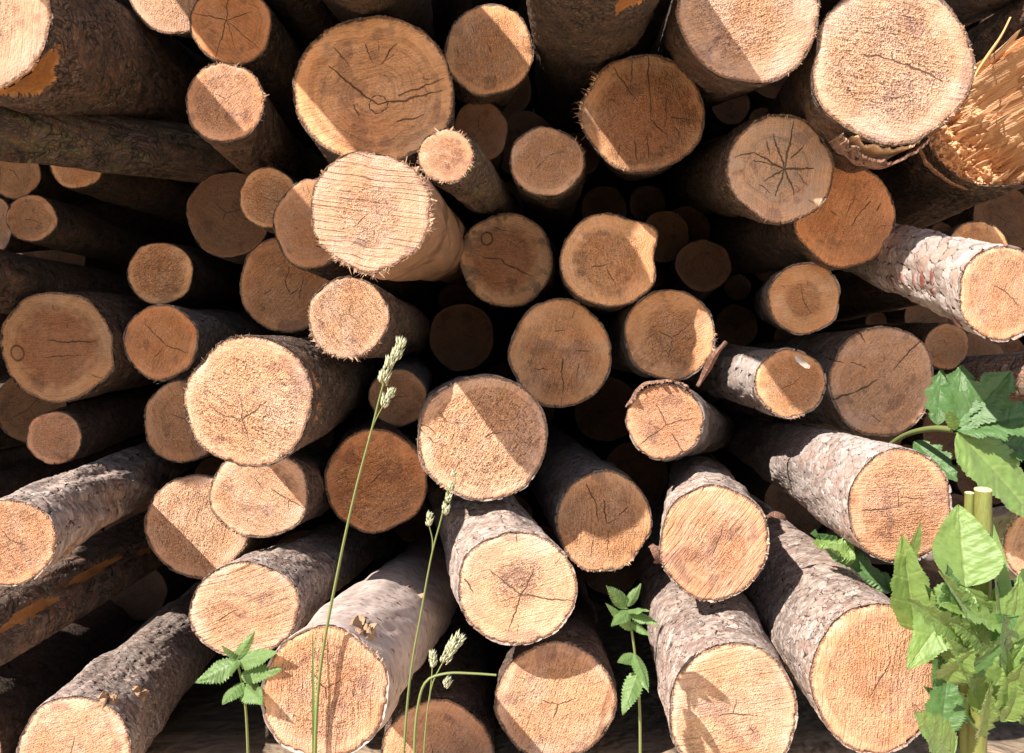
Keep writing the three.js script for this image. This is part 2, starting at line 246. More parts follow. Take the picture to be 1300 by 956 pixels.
// ---------------------------------------------------------------- one log: bark > , cut face, bare patches, stubs, fringe
const RES = { hi: [230, 150, 24], mid: [120, 64, 16], low: [52, 16, 8] };
let count = 0, sharedCells = [];
function L(px, py, rxp, ryp, rot, Z, vx, vy, res, kind, tint, tone, fo, lo, label, group) {
  const seed = 1000 + 37 * ++count, r = rng(seed), [nt, nl, nr] = RES[res], s = Z / F, rx = rxp * s, ry = ryp * s, R = Math.sqrt(rx * ry);
  const g = thing('log', label, 'log', P3(px, py, Z), group), dx = (vx - CX) / F, dy = -(vy - CY) / F;
  const irr = lo.irr ?? .016, ph = [0, 1, 2, 3, 4, 5, 6, 7].map(() => r() * 6.28), lumps = lo.lumps ?? [], noff = r() * 200;
  const rad = (t) => {
    const q = t - rot * D2R, c = Math.cos(q) / rx, si = Math.sin(q) / ry; let m = 1;
    for (let k = 2; k < 8; k++) m += irr * Math.cos(k * t + ph[k]) / Math.sqrt(k) * 1.2;
    m += (vn(Math.cos(t) * 7 + noff, Math.sin(t) * 7) - .5) * irr * 1.1;
    for (const [a, w, h] of lumps) { let d = ((t / D2R - a + 540) % 360) - 180; m += h * Math.exp(-d * d / (w * w)); }
    return m / Math.sqrt(c * c + si * si);
  };
  const B = BARK[kind], bt = kind === 'i' ? .003 : .0075, LEN = lo.L ?? 2.3 + r() * .3, K = 3.9, ek = Math.exp(K) - 1, reps = Math.max(1, Math.round(2 * Math.PI * R / .4)), vs = reps / (2 * Math.PI * R), uo = r(), vo = r();
  const hAt = (u, v) => { const x = ((u % 1) + 1) % 1 * BN, y = ((v % 1) + 1) % 1 * BN, xi = x | 0, yi = y | 0, fx = x - xi, fy = y - yi, x1 = (xi + 1) & 1023, y1 = (yi + 1) & 1023, H = B.h; return (mix(mix(H[yi * BN + xi], H[yi * BN + x1], fx), mix(H[y1 * BN + xi], H[y1 * BN + x1], fx), fy)) / 255; };
  const patchAt = (t, l) => { let m = 0; for (const [a, lc, tw, lw] of lo.patch ?? []) { const d = (((t / D2R - a + 540) % 360) - 180) / tw, e = (l - lc) / lw, q = Math.hypot(d, e) + (fbm(t * 5 + noff, l * 24) - .5) * 1.1; m = Math.max(m, 1 - ss(.8, .95, q)); } return m; };
  const scars = []; if (lo.scar) for (let i = 0; i < 34; i++) scars.push([r() * 6.28, .02 + r() * .45, .07 + r() * .09, .007 + r() * .01]);
  const tX = (r() - .5) * .09, tY = (r() - .5) * .09, tilt = (x, y) => (tX * x + tY * y) * (lo.brk ? 0 : 1);
  // bark
  const pos = [], uv = [], col = [], ib = [], iw = [], msk = [];
  for (let i = 0; i <= nl; i++) for (let j = 0; j <= nt; j++) {
    const t = -Math.PI / 2 + (j % nt) / nt * 2 * Math.PI, l = i < 2 ? 0 : LEN * (Math.exp(K * (i - 1) / (nl - 1)) - 1) / ek, ct = Math.cos(t), st = Math.sin(t);
    const u = j / nt * reps + uo, v = l * vs + vo, mk = lo.patch ? patchAt(t, l) : 0; msk.push(mk);
    const hh = hAt(u, v), wob = (vn(ct * 2.2 + noff, l * 5 + st * 2.2) - .5) * .016 + (vn(ct * 6 + noff, l * 16 + st * 6) - .5) * .005;
    let sc = 0; for (const [a, b, w, h] of scars) { let d = Math.abs(t - a + (t < a - 3.14 ? 6.28 : 0)); sc = Math.max(sc, 1 - ss(.5, 1, Math.hypot(d / (w * 2), (l - b) / h))); }
    const flare = lo.fl ? 1 : 1;
    let q = rad(t) * flare - bt + (i === 0 ? -.002 : (bt + (hh - .6) * B.disp) * (1 - mk * .9)) + rad(t) * (lo.tp ?? 0) * l * (1 - l * .2) + wob * ss(0, .15, l) + sc * .0025;
    if (i < 2) q = rad(t) - bt * (i ? .12 : .5) + (vn(j * 220 / nt + noff, 9) - .5) * .0016;
    const rag = i === 1 ? (vn(j * .35 + noff, 5) - .6) * .005 - .002 - mk * .004 : i === 0 ? -.004 : 0;
    const x = q * ct, y = q * st; pos.push(x + dx * l, y + dy * l, -l + rag + tilt(x, y) * Math.exp(-l * 8));
    uv.push(u, v);
    const dirt = .84 + .32 * fbm(ct * 1.6 + noff, l * 4 + st * 1.6), gm = lo.moss ? lo.moss * ss(.52, .66, fbm(ct * 5 + noff, l * 22 + st * 5)) : 0;
    let cr = dirt, cg = dirt * (1 - .06 * (dirt - .9)), cb = dirt;
    cr = mix(cr, 1.05, gm); cg = mix(cg, 1.3, gm); cb = mix(cb, .9, gm);
    if (sc) { cr *= mix(1, .62, sc); cg *= mix(1, .24, sc); cb *= mix(1, .2, sc); }
    col.push(cr, cg, cb);
  }
  const W = nt + 1;
  for (let i = 0; i < nl; i++) for (let j = 0; j < nt; j++) {
    const a = i * W + j, b = a + W, c = a + 1, d = b + 1, m = (msk[a] + msk[b] + msk[c] + msk[d]) / 4; (m > .5 ? iw : ib).push(a, b, c, c, b, d);
  }
  const fixSeam = (geo) => { const n = geo.attributes.normal; for (let i = 0; i <= nl; i++) { const a = i * W, b = a + nt; const v = new THREE.Vector3(n.getX(a) + n.getX(b), n.getY(a) + n.getY(b), n.getZ(a) + n.getZ(b)).normalize(); n.setXYZ(a, v.x, v.y, v.z); n.setXYZ(b, v.x, v.y, v.z); } return geo; };
  mesh('bark', fixSeam(geom(pos, ib, uv, col)), barkMat(kind, tint), g);
  if (iw.length) mesh('bare_wood', geom(pos, iw, uv), bareMat, g);
  // cut faces, front and back
  let cell;
  if (lo.share) { if (sharedCells.length < 2) sharedCells.push(faceCell(tone, fo, seed)); cell = sharedCells[count % sharedCells.length]; } else cell = faceCell(tone, fo, seed);
  const fp = [], fu = [], fi = [];
  for (let i = 0; i <= nr; i++) for (let j = 0; j <= nt; j++) {
    const t = -Math.PI / 2 + (j % nt) / nt * 2 * Math.PI, p = Math.pow(i / nr, .8), q = (rad(t) - bt * .3) * p, x = q * Math.cos(t), y = q * Math.sin(t), sp = p * .995;
    let z = tilt(x, y) + (fbm(x * 16 + noff, y * 16) - .5) * .007 - ss(.93, 1, p) * (.0015 + .005 * ss(.55, .8, vn(j * 60 / nt + noff, 2)));
    if (lo.fc) z -= ss(-.55, -.75, x / rx) * .006;
    if (lo.brk) z -= .05;
    fp.push(x, y, z); fu.push(cell.u + Math.cos(t) * sp * cell.s, cell.v + Math.sin(t) * sp * cell.s);
  }
  for (let i = 0; i < nr; i++) for (let j = 0; j < nt; j++) { const a = i * W + j, b = a + W; fi.push(a, b, a + 1, a + 1, b, b + 1); }
  mesh('cut_face', geom(fp, fi, fu), cell.mat, g);
  { const bp = [dx * LEN, dy * LEN, -LEN], bi = [], n = 24; for (let j = 0; j <= n; j++) { const t = j / n * 6.2832, q = R * .99; bp.push(q * Math.cos(t) + dx * LEN, q * Math.sin(t) + dy * LEN, -LEN); if (j) bi.push(0, j + 1, j); } mesh('back_face', geom(bp, bi), fringeMats.fibre, g); }
  // frayed rim: torn bark flakes and wood fibres
  const flake = (P, I, t, len, wd, fwd, off) => {
    const q = rad(t) - bt * off, b = P.length / 3, n = 3, ct = Math.cos(t), st = Math.sin(t), side = (r() - .5) * 1.6, up = fwd + (r() - .5) * .8, cu = (r() - .5) * 1.5;
    for (let i = 0; i <= n; i++) { const f = i / n, w = wd * (1 - f * .75) * (.7 + .6 * r()), o = len * f, rr = q - .002 + o * Math.cos(up + cu * f), zz = -.002 + o * Math.sin(up + cu * f) + tilt(q * ct, q * st), sx = side * o;
      P.push(rr * ct - (sx + w) * st, rr * st + (sx + w) * ct, zz, rr * ct - (sx - w) * st, rr * st + (sx - w) * ct, zz + (r() - .5) * .002); if (i) { const a = b + i * 2; I.push(a - 2, a - 1, a, a, a - 1, a + 1); } }
  };
  if (res !== 'low') {
    const P = [], I = []; const n = res === 'hi' ? 46 : 20;
    for (let i = 0; i < n; i++) flake(P, I, (Math.floor(r() * 9) / 9 + r() * r() * .12) * 6.28, .002 + r() * r() * r() * .012, .0004 + r() * .001, .3, 1);
    mesh('wood_fibres', geom(P, I), fringeMats.fibre, g).userData.kind = 'stuff';
  }
  if (lo.fr) {
    const P = [], I = [], P2 = [], I2 = [];
    for (const [a0, a1, n, ln] of lo.fr) for (let i = 0; i < n * 1.1; i++) flake(i % 3 ? P : P2, i % 3 ? I : I2, (a0 + (a1 - a0) * (Math.pow(Math.floor(r() * 8) / 8, 1.3) + r() * r() * .2)) * D2R, ln * (.2 + .8 * r() * r()), .0005 + r() * r() * r() * .007, .25, .5);
    mesh('bark_fringe', geom(P, I), fringeMats[kind === 'b' && tint < .85 ? 'dark' : 'bark'], g).userData.kind = 'stuff'; mesh('wood_fringe', geom(P2, I2), fringeMats.fibre, g).userData.kind = 'stuff';
  }
  // broken branch stubs
  for (const [a, l, k] of lo.knots ?? []) {
    const t = a * D2R, q = rad(t) - .006, P = [], I = [], U = [], n = 30, m = 12;
    for (let i = 0; i <= m; i++) for (let j = 0; j <= n; j++) {
      const f = i / m, tt = j / n * 6.2832, h = f < .7 ? f / .7 : 1, w = k * (1 - .35 * h) * (f > .7 ? 1 - (f - .7) / .3 * .95 : 1) * (.85 + .4 * vn(Math.cos(tt) * 2 + k * 900, Math.sin(tt) * 2 + f * 2)), o = h * k * .55 + (vn(Math.cos(tt) * 4 + noff, Math.sin(tt) * 4 + f * 2) - .5) * k * 1.3 * h + (f > .7 ? -.3 * k * (f - .7) / .3 + (r() - .5) * k * .25 : 0); U.push(j / n * .3, f * .1);
      const rr = q + o, x = rr * Math.cos(t) - w * Math.cos(tt) * Math.sin(t), y = rr * Math.sin(t) + w * Math.cos(tt) * Math.cos(t); P.push(x + dx * l, y + dy * l, -l + w * Math.sin(tt));
      if (i && j) { const A = i * (n + 1) + j; I.push(A, A - 1, A - n - 2, A, A - n - 2, A - n - 1); }
    }
    mesh('branch_stub', geom(P, I, U), stubMat, g);
  }
  if (lo.lip) strip(g, rad, 30 * D2R, 160 * D2R, .004, .012, .02, seed);
  g.userData.tmp = { rad, R, dx, dy, bt };
  return g;
}
// a torn strip of bark standing off the rim
function strip(g, rad, t0, t1, off, fwd, wd, seed, mat) {
  const r = rng(seed + 3), P = [], I = [], U = [], n = 90, th = .004;
  for (let i = 0; i <= n; i++) {
    const f = i / n, t = mix(t0, t1, f), e = Math.pow(Math.sin(Math.PI * cl(f, .02, .98)), .45), q = rad(t) + off * e + (vn(f * 9, seed + 4) - .5) * .008, z1 = fwd * e + (vn(f * 22, seed) - .5) * .018 + (r() - .5) * .003, z0 = -wd, j = (r() - .5) * .004;
    for (const [a, z] of [[q, z0], [q + j, z1], [q + j + th * e + .001, z1 - .001], [q + th * e + .001, z0]]) { P.push(a * Math.cos(t), a * Math.sin(t), z); U.push(f * .5 * (t1 - t0), z * 2.5 + (a - q) * 4); }
    if (i) for (let k = 0; k < 4; k++) { const a = i * 4 + k, b = i * 4 + (k + 1) % 4; I.push(a - 4, a, b, a - 4, b, b - 4); }
  }
  mesh('bark_strip', geom(P, I, U).toNonIndexed(), mat ?? stripMat, g).geometry.computeVertexNormals();
}

const logs = {};
L(-40,8,108,108,-0,1.259,542,263,'hi','b',0.85,'q',{fz:.3,saw:[80,.3],heart:.55},{fl:1,lumps:[[-55,40,.05]],patch:[[-54,.03,30,.07]]},'huge dark rough-barked log jutting out at the top left corner, pale cut face');
L(226,-22,66,66,-0,1.675,695,145,'mid','b',1,'f',{fz:.4},{},'sunlit log end wedged between the huge top left log and the star-cracked log');
L(293,31,52,51,-0,1.645,655,438,'mid','b',.8,'r',{fz:.15,cr:[[-.1,.1,-.9,.25,3],[-.1,.1,-.05,.95,3],[-.1,.1,.5,.32,3],[-.1,.1,-.4,-.85,3],[-.1,.1,.75,-.65,2],[-.1,.1,.1,-.6,1.5]]},{len:1},'shaded log end with star cracks, right of the huge top left log');
L(285,130,50,51,-0,1.559,541,421,'mid','b',0.9,'o',{fz:.8},{fr:[[20,150,40,.016],[-40,20,20,.02]]},'reddish log end split by a diagonal shadow, directly below the star-cracked log');
L(-150,140,50,50,-0,1.295,1083,318,'mid','b',0.55,'w',{},{moss:1},'dark mossy log running beneath the huge top left log, its end outside the picture');
L(475,114,103,96,-0,1.549,586,435,'hi','b',.8,'w',{fz:.12,saw:[16,.3],ring:1.5,cr:[[.05,-.2,-.57,.3,4],[.05,-.2,.85,0,4],[.3,-.07,.88,.15,3],[.1,.35,.3,.62,3],[-.12,.62,-.05,.4,2],[-.52,.55,-.33,.3,2],[.3,-.42,.6,-.3,3],[-.2,-.35,-.26,-.15,2]],circ:1},{fl:1,irr:.012},'largest round log end at upper left, with a ring-shaped crack at its pith');
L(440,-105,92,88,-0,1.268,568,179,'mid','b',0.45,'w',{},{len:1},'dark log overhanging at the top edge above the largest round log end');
L(621,64,57,58,-0,1.719,491,346,'mid','b',.7,'w',{fz:.5},{lumps:[[100,40,.02]]},'brown log end with a sunlit right side, right of the largest round end');
L(566,198,36,36,-0,1.354,745,369,'mid','b',1,'o',{fz:.5,heart:.6},{moss:.8,fr:[[-200,160,110,.014]]},'smallest sunlit log, mossy bark and frayed rim, in front of the largest round end');
L(610,167,35,41,-0,1.812,580,412,'low','b',.5,'y',{fz:.3},{},'dim log end tucked behind the small frayed mossy log');
L(694,205,49,44,-0,1.715,707,361,'mid','b',0.7,'f',{fz:.5,cr:[[-.3,-.2,.1,.2,2],[.1,.2,.5,.3,2]]},{fr:[[10,40,30,.02]]},'shaded round log end between the small frayed log and the vertically cracked end');
L(775,-105,105,100,-0,1.128,697,278,'hi','b',0.6,'w',{},{patch:[[-62,.0,32,.14]],len:1},'thick dark log overhanging at the top middle with an orange debarked patch');
L(817,144,78,76,-0,1.607,796,243,'mid','b',0.8,'b',{fz:.5,heart:.8,cr:[[-.5,.75,-.1,.2,2.5],[-.2,.9,-.22,.4,2],[.08,.95,.12,.2,3],[.12,.2,.1,-.1,2],[.12,-.1,.4,-.35,3],[.4,.3,.35,-.2,2],[.05,-.4,.1,-.8,2.5],[-.15,-.45,-.1,-.85,2],[-.4,-.5,-.42,-.75,2],[.45,-.05,.75,-.1,2],[.5,-.2,.6,-.4,2]]},{fr:[[140,200,60,.03]],fc:1,lumps:[[175,22,.04]]},'log end with parallel vertical cracks and torn bark on its left, upper middle right');
L(951,8,93,99,-0,1.348,780,191,'mid','b',.8,'q',{fz:.8,heart:.65,saw:[20,.3],cr:[[-.45,.2,.05,.5,2.5]]},{fr:[[-60,30,50,.014]]},'large sunlit log end at the top, left of the bark-lipped one');
L(1133,79,103,107,-0,1.365,848,349,'mid','b',1,'q',{fz:.95,heart:.75,saw:[-12,.5],cr:[[-.4,.1,0,.02,4],[0,.02,.6,-.25,5],[0,.02,0,.15,2]]},{fr:[[-60,60,60,.012]],lumps:[[170,14,-.05]]},'large bright log end at the top right with a hanging bark lip below');
L(1297,52,60,55,-0,1.882,810,420,'low','b',.7,'g',{fz:.1,cr:[[0,.1,-.5,.5,3],[0,.1,.1,.8,3],[0,.1,-.6,-.1,2],[0,.1,.1,-.7,3],[-.4,.4,-.35,.1,2],[-.1,.6,-.2,.2,2]]},{},'greyish cracked log end in the top right corner behind the splintered log');
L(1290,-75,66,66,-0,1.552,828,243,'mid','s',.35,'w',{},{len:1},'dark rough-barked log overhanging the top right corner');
L(1268,160,90,80,-0,1.677,889,397,'hi','b',0.85,'o',{fz:.2},{brk:1},'broken log with a long splintered end at the right edge below the top corner');
L(991,214,68,71,-0,1.491,775,247,'hi','b',0.9,'g',{fz:.25,ring:1.3,heart:.6,cr:[[.08,.0,.62,.01,7],[.08,.0,-.5,.3,6],[-.5,.3,-.85,.2,3],[.08,.0,-.12,.62,6],[.08,.0,.25,.88,5],[.08,.0,-.3,-.22,5],[.08,.0,-.1,-.5,5],[.08,.0,.25,-.5,5],[.2,.2,.45,.45,4],[-.25,.5,-.2,.25,3],[-.5,.15,-.1,.05,3],[.35,-.1,.5,-.3,2],[-.4,-.3,-.2,-.45,2]]},{moss:.6,fr:[[-160,-30,40,.008]]},'greyish log with deep star cracks under the two large sunlit ends at upper right');
L(1073,274,64,66,-0,1.679,727,355,'mid','b',.8,'r',{fz:.3,saw:[70,.45],cr:[[.5,.3,.25,.0,3],[.25,0,.1,-.2,3],[.2,.4,.0,.0,2],[.62,.1,.7,.25,4],[-.3,.1,-.15,.0,2]]},{},'yellowish shaded log end behind and below the star-cracked greyish log');
L(1240,325,44,45,-0,1.724,729,479,'low','b',.8,'w',{fz:.3},{},'half hidden log end just above the pale barked log at the right edge');
L(1272,372,56,62,-0,1.239,830,228,'hi','s',1.05,'o',{fz:.45,heart:.8},{scar:1},'pale barked log with reddish scars and orange end at the right edge');
L(1022,379,47,47,-0,1.735,932,392,'mid','s',0.85,'w',{fz:.4,heart:.5,saw:[8,.4]},{lumps:[[0,25,-.03],[-50,25,-.04]]},'shaded orange log end with dark bark, left of the pale barked log');
L(1004,486,47,44,-0,1.640,687,428,'hi','s',0.85,'w',{fz:.5,saw:[-30,.3]},{fr:[[-140,-40,90,.016],[60,150,40,.016]],lumps:[[60,30,-.06]]},'short grey-barked log with a ragged collar and a loose white chip on its end');
L(1120,484,68,72,-0,1.833,673,478,'mid','s',0.65,'f',{fz:.35,cr:[[-1,-.35,-.5,-.2,6],[-.5,-.2,-.1,.03,5],[.7,.72,.2,.2,4],[-.46,.9,-.33,.7,4],[-.95,.4,-.75,.35,3],[-.6,.35,-.3,.25,2],[-.2,-.6,0,-.75,2]]},{fr:[[-60,20,40,.012]]},'shaded log end with one long slanting crack, left of the big green leaves');
L(1202,440,30,30,-0,1.909,686,431,'low','b',.8,'d',{fz:.3},{},'small log end behind the dark green leaves under the pale barked log');
L(1370,478,42,40,-0,1.641,545,520,'low','b',1.7,'w',{},{},'reddish barked log at the right edge above the big green leaves');
L(1143,643,67,74,-0,1.253,828,500,'hi','s',1.0,'o',{fz:.7,heart:.75,saw:[4,.55],cr:[[-.75,-.08,-.1,-.02,5],[-.1,-.02,.15,.1,2],[.0,.15,.5,.15,3],[-.05,-.02,-.05,.25,2]]},{irr:.01},'log with bright scaly grey bark and a tan end, right of the lower middle');
L(1325,692,52,50,-0,1.454,821,677,'mid','p',.9,'o',{fz:.2},{fr:[[90,200,60,.018]]},'reddish log with an orange end at the right edge behind the cut plant stem');
L(1112,862,82,96,-0,1.225,766,499,'hi','t',0.93,'o',{fz:.4,saw:[84,.5]},{irr:.01,tp:.12},'thick pinkish barked log at the bottom right beside the tall leafy plant');
L(931,905,83,88,-0,1.262,771,482,'hi','t',0.9,'f',{fz:.3,saw:[10,.6]},{irr:.01,tp:.18},'pinkish flaky barked log at the bottom, between the nettle and the bottom right log');
L(907,690,71,74,-0,1.385,861,530,'hi','t',1,'o',{fz:.5,heart:.55,saw:[52,.9]},{fr:[[-90,10,30,.01]],lumps:[[150,30,.02]]},'sunlit log end with diagonal saw grooves, lower middle right');
L(766,662,61,65,-0,1.642,592,463,'mid','s',0.45,'w',{fz:.5,saw:[88,.45],cr:[[-.35,.75,-.15,.35,4],[-.15,.35,-.1,.0,3],[.02,.4,.06,-.05,4],[.06,-.05,.3,.05,3],[.5,.3,.3,.1,3],[.1,-.2,.1,-.7,2],[-.2,-.3,-.25,-.7,2]]},{fr:[[-120,-40,70,.014]]},'dark barked log end with a rounded shadow over its top, lower middle');
L(656,747,77,72,-0,1.389,493,451,'hi','t',0.97,'f',{fz:.9,heart:.45,cr:[[.08,-.12,-.45,.3,3],[.08,-.12,.3,.3,4],[.08,-.12,.95,-.2,4],[.08,-.12,-.15,-.75,4],[.08,-.12,-.3,-.25,2],[-.9,.15,-.75,-.1,4],[.0,.95,0,.8,2]]},{irr:.012,lumps:[[-20,30,.02]]},'sunlit squarish log end with a rough dark heart, bottom middle');
L(705,890,78,73,-0,1.457,713,630,'mid','b',1,'f',{fz:.5,saw:[70,.5]},{},'log at the bottom edge directly below the squarish end with a rough heart');
L(412,880,80,85,-0,1.098,658,612,'hi','p',0.9,'o',{fz:.7,saw:[86,.6]},{tp:.3,knots:[[62,.05,.03],[50,.45,.035]],fr:[[20,60,30,.016]]},'smooth pinkish barked log with broken branch knots, bottom left behind the tall grass');
L(310,774,71,61,8,1.381,611,585,'hi','t',.85,'f',{fz:.5,saw:[20,1.1],cr:[[-.45,-.2,-.1,.0,4]]},{irr:.01},'oval log end with strong slanting saw grooves, lower left above the nettle');
L(329,627,65,56,-0,1.566,560,566,'mid','b',1,'f',{fz:.6,saw:[-28,.3],cr:[[.25,.1,.9,-.3,3],[-.1,.35,.1,.1,2],[.6,-.15,.58,-.3,2]]},{fr:[[-150,-110,30,.02]]},'log end tucked under the large bright end at left, touching the grooved oval end');
L(316,509,83,82,-0,1.331,598,431,'hi','b',0.75,'f',{fz:1,saw:[-20,.25],cr:[[-.1,-.3,-.15,.1,2],[-.1,-.3,.3,0,4],[-.1,-.3,-.5,-.2,2],[-.1,-.3,0,-.6,2],[-.6,-.1,-.3,-.3,2]]},{fr:[[90,200,70,.016]],patch:[[-20,.09,16,.03],[15,.05,14,.025]],irr:.02,lumps:[[-85,25,.03]]},'large bright fibrous log end left of middle');
L(250,668,66,67,-0,1.757,466,619,'mid','b',1,'f',{fz:.9,saw:[75,.2]},{},'log end with its lower left in diagonal shadow, beside the bright oval ends');
L(10,689,60,56,-0,1.292,421,468,'hi','t',.95,'o',{fz:1,heart:.85},{patch:[[-38,.13,22,.055],[-35,.03,9,.02],[-38,.3,16,.04]],fr:[[10,90,40,.016]]},'sunlit log at the left edge with orange debarked spots along its side');
L(-70,825,58,56,-0,1.433,628,448,'mid','b',0.95,'w',{},{patch:[[18,.12,10,.12],[26,.42,9,.16],[10,.75,8,.2]]},'dark log with an orange-red strip, beneath the sunlit log at the left edge');
L(95,955,72,72,-0,1.269,447,586,'hi','t',.75,'f',{fz:.5},{knots:[[40,.12,.02],[60,.02,.02]]},'grey barked log at the bottom left corner, left of the grooved oval end');
L(-80,960,80,80,-0,1.483,393,619,'low','b',0.7,'w',{},{},'dark shaded log behind the grey log in the bottom left corner');
L(477,611,67,66,-0,1.721,522,425,'mid','b',.5,'r',{fz:.8,cr:[[-.1,-.05,.15,.2,3],[-.4,-.1,-.2,-.2,2]]},{},'fully shaded brown log end behind the tall grass stem, below middle');
L(613,556,83,81,-0,1.540,554,482,'hi','s',.8,'f',{fz:.9,saw:[60,.1],ring:1.2,cr:[[.05,.02,.3,.08,3],[-.95,.2,-.75,.1,3],[-.85,.0,-.7,-.1,2]]},{fr:[[180,250,80,.016]],irr:.012},'large centre log end, half lit and half in diagonal shadow');
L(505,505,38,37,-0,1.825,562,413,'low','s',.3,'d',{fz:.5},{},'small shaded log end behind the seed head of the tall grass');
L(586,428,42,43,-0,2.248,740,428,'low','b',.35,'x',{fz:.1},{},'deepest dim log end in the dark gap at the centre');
L(711,449,66,69,-0,1.821,714,441,'mid','s',0.45,'w',{fz:.4,heart:.7,cr:[[.05,-.1,.03,-.35,5],[.03,-.35,.05,-.75,3],[-.5,-.3,-.2,-.3,2],[.35,-.2,.3,-.5,2],[.3,.05,.6,.05,2],[-.1,.4,.1,.42,2]]},{},'shaded log end with a short vertical crack at the centre of the pile');
L(643,330,59,61,-0,1.866,755,385,'mid','b',.6,'b',{fz:.3,heart:.7,dirt:.8,cr:[[-.5,.05,-.1,.0,3],[-.1,0,.0,-.1,5],[0,-.1,.55,-.35,4],[-.3,.7,.1,.6,2],[.2,.3,.4,.45,2]],knot:[-.42,.45]},{},'dark-stained log end with a small knot, above the centre');
L(773,330,64,61,-0,1.711,731,422,'mid','b',.6,'w',{fz:.6,heart:.65,cr:[[-.35,-.15,-.05,-.1,4],[-.05,-.2,.1,-.45,3]]},{lumps:[[32,16,.15],[0,20,-.06],[75,25,-.03],[140,25,-.04]]},'egg-shaped log end with a thin sunlit wedge, right of the knotty stained end');
L(850,425,59,58,-0,1.826,681,444,'mid','s',0.45,'w',{fz:.8,heart:.6,saw:[35,.3]},{lumps:[[-12,22,.05]],fr:[[-20,10,20,.02]]},'shaded log end with sunlit right corner, between the egg-shaped and bright orange ends');
L(844,535,49,49,-0,1.585,976,557,'mid','s',.6,'o',{fz:.8,cr:[[.05,-.1,-.22,.45,4],[.05,-.1,.75,.08,4],[.05,-.1,-.7,-.65,4],[.2,-.35,.5,-.85,4],[-.3,-.15,0,-.25,2]]},{fr:[[40,150,60,.018],[-40,30,30,.008]],lip:1},'small bright orange log end with cross cracks and a torn bark collar');
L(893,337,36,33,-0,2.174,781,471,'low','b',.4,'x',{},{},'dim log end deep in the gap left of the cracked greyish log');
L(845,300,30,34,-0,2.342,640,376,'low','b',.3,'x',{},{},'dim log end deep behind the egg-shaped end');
L(470,268,79,76,-0,1.236,669,371,'hi','i',0.75,'q',{fz:.75,heart:.5,saw:[-8,1.25]},{fr:[[-20,55,110,.022],[-130,-70,80,.022],[140,200,40,.01]],irr:.018},'bright log with horizontal saw grooves and smooth debarked side, upper left of centre');
L(442,403,53,52,-0,1.434,628,448,'mid','b',.9,'f',{fz:1.1,heart:.9},{fr:[[-160,-30,110,.018]]},'bright coarse-grained log end below the log with horizontal saw grooves');
L(395,284,49,58,-0,1.559,686,442,'mid','b',.7,'d',{fz:.15,saw:[-30,.2],cr:[[.1,-.5,.45,-.6,3]]},{},'shaded log end half hidden behind the log with horizontal saw grooves');
L(340,251,38,39,-0,1.688,663,410,'low','b',.7,'w',{fz:.9},{fr:[[-130,-60,20,.012]]},'small shaded yellowish log end left of the half hidden one');
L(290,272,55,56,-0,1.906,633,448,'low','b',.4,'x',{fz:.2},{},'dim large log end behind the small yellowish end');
L(362,362,59,61,-0,1.908,634,436,'mid','b',.6,'d',{fz:.35,cr:[[0,.1,.1,-.2,3],[.1,-.2,.3,-.1,2],[-.3,-.1,-.5,-.2,2],[.1,.4,0,.1,2],[.4,.2,.3,-.3,2]]},{},'shaded log end left of the bright coarse-grained end');
L(203,347,44,40,-0,1.887,545,370,'low','b',.4,'w',{fz:1.1},{fr:[[-180,180,40,.008]]},'fuzzy round log end alone in the dark gap at left');
L(72,440,72,70,-0,1.782,601,403,'mid','b',.8,'b',{fz:.25,saw:[3,.3],heart:.7,cr:[[-.15,.12,.05,.08,3],[.05,.08,.7,.1,4],[-.2,-.2,.4,-.15,2]],knot:[-.72,-.12]},{lumps:[[-22,14,.06],[-5,12,-.05]]},'large shaded log end with a knot at the left edge');
L(204,434,48,49,-0,1.827,608,435,'mid','s',0.55,'r',{fz:.3,cr:[[-.45,.5,-.1,.15,3],[-.1,.15,.15,-.1,4],[.15,-.1,.7,-.3,3],[-.15,-.4,.1,-.1,2]]},{fr:[[-130,-80,30,.014]]},'shaded log end with a diagonal crack, right of the knotty one');
L(68,556,36,35,-0,1.807,533,408,'low','b',.8,'o',{fz:.7},{},'small orange-brown log end low at left, above the sunlit log');
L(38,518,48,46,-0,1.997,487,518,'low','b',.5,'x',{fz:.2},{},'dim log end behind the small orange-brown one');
L(232,535,52,53,-0,1.745,679,434,'mid','b',.6,'d',{fz:.5},{},'shaded log end half covered by the large bright fibrous one');
L(39,277,33,31,-0,1.807,552,430,'low','b',.5,'d',{fz:.4},{},'small reddish-brown log end in the dark upper left gap');
L(18,219,33,34,-0,1.917,475,291,'low','b',.5,'d',{fz:.3},{},'shaded log end at the left edge under the mossy log');
L(97,207,34,34,-0,1.902,730,429,'low','b',.5,'w',{fz:.2},{},'shaded log end cut across by the mossy log above it');
L(-10,285,26,38,-0,1.966,713,274,'low','b',.6,'f',{fz:.2},{},'log end at the left edge with only a sliver of light');
L(-85,345,46,46,-0,1.600,598,444,'low','b',.8,'d',{},{},'dark barked log coming in from the left edge between the end faces');
L(556,960,72,72,0,1.500,600,545,'mid','b',0.9,'o',{},{},'dark reddish barked log in shade between the two tall grasses at the bottom');
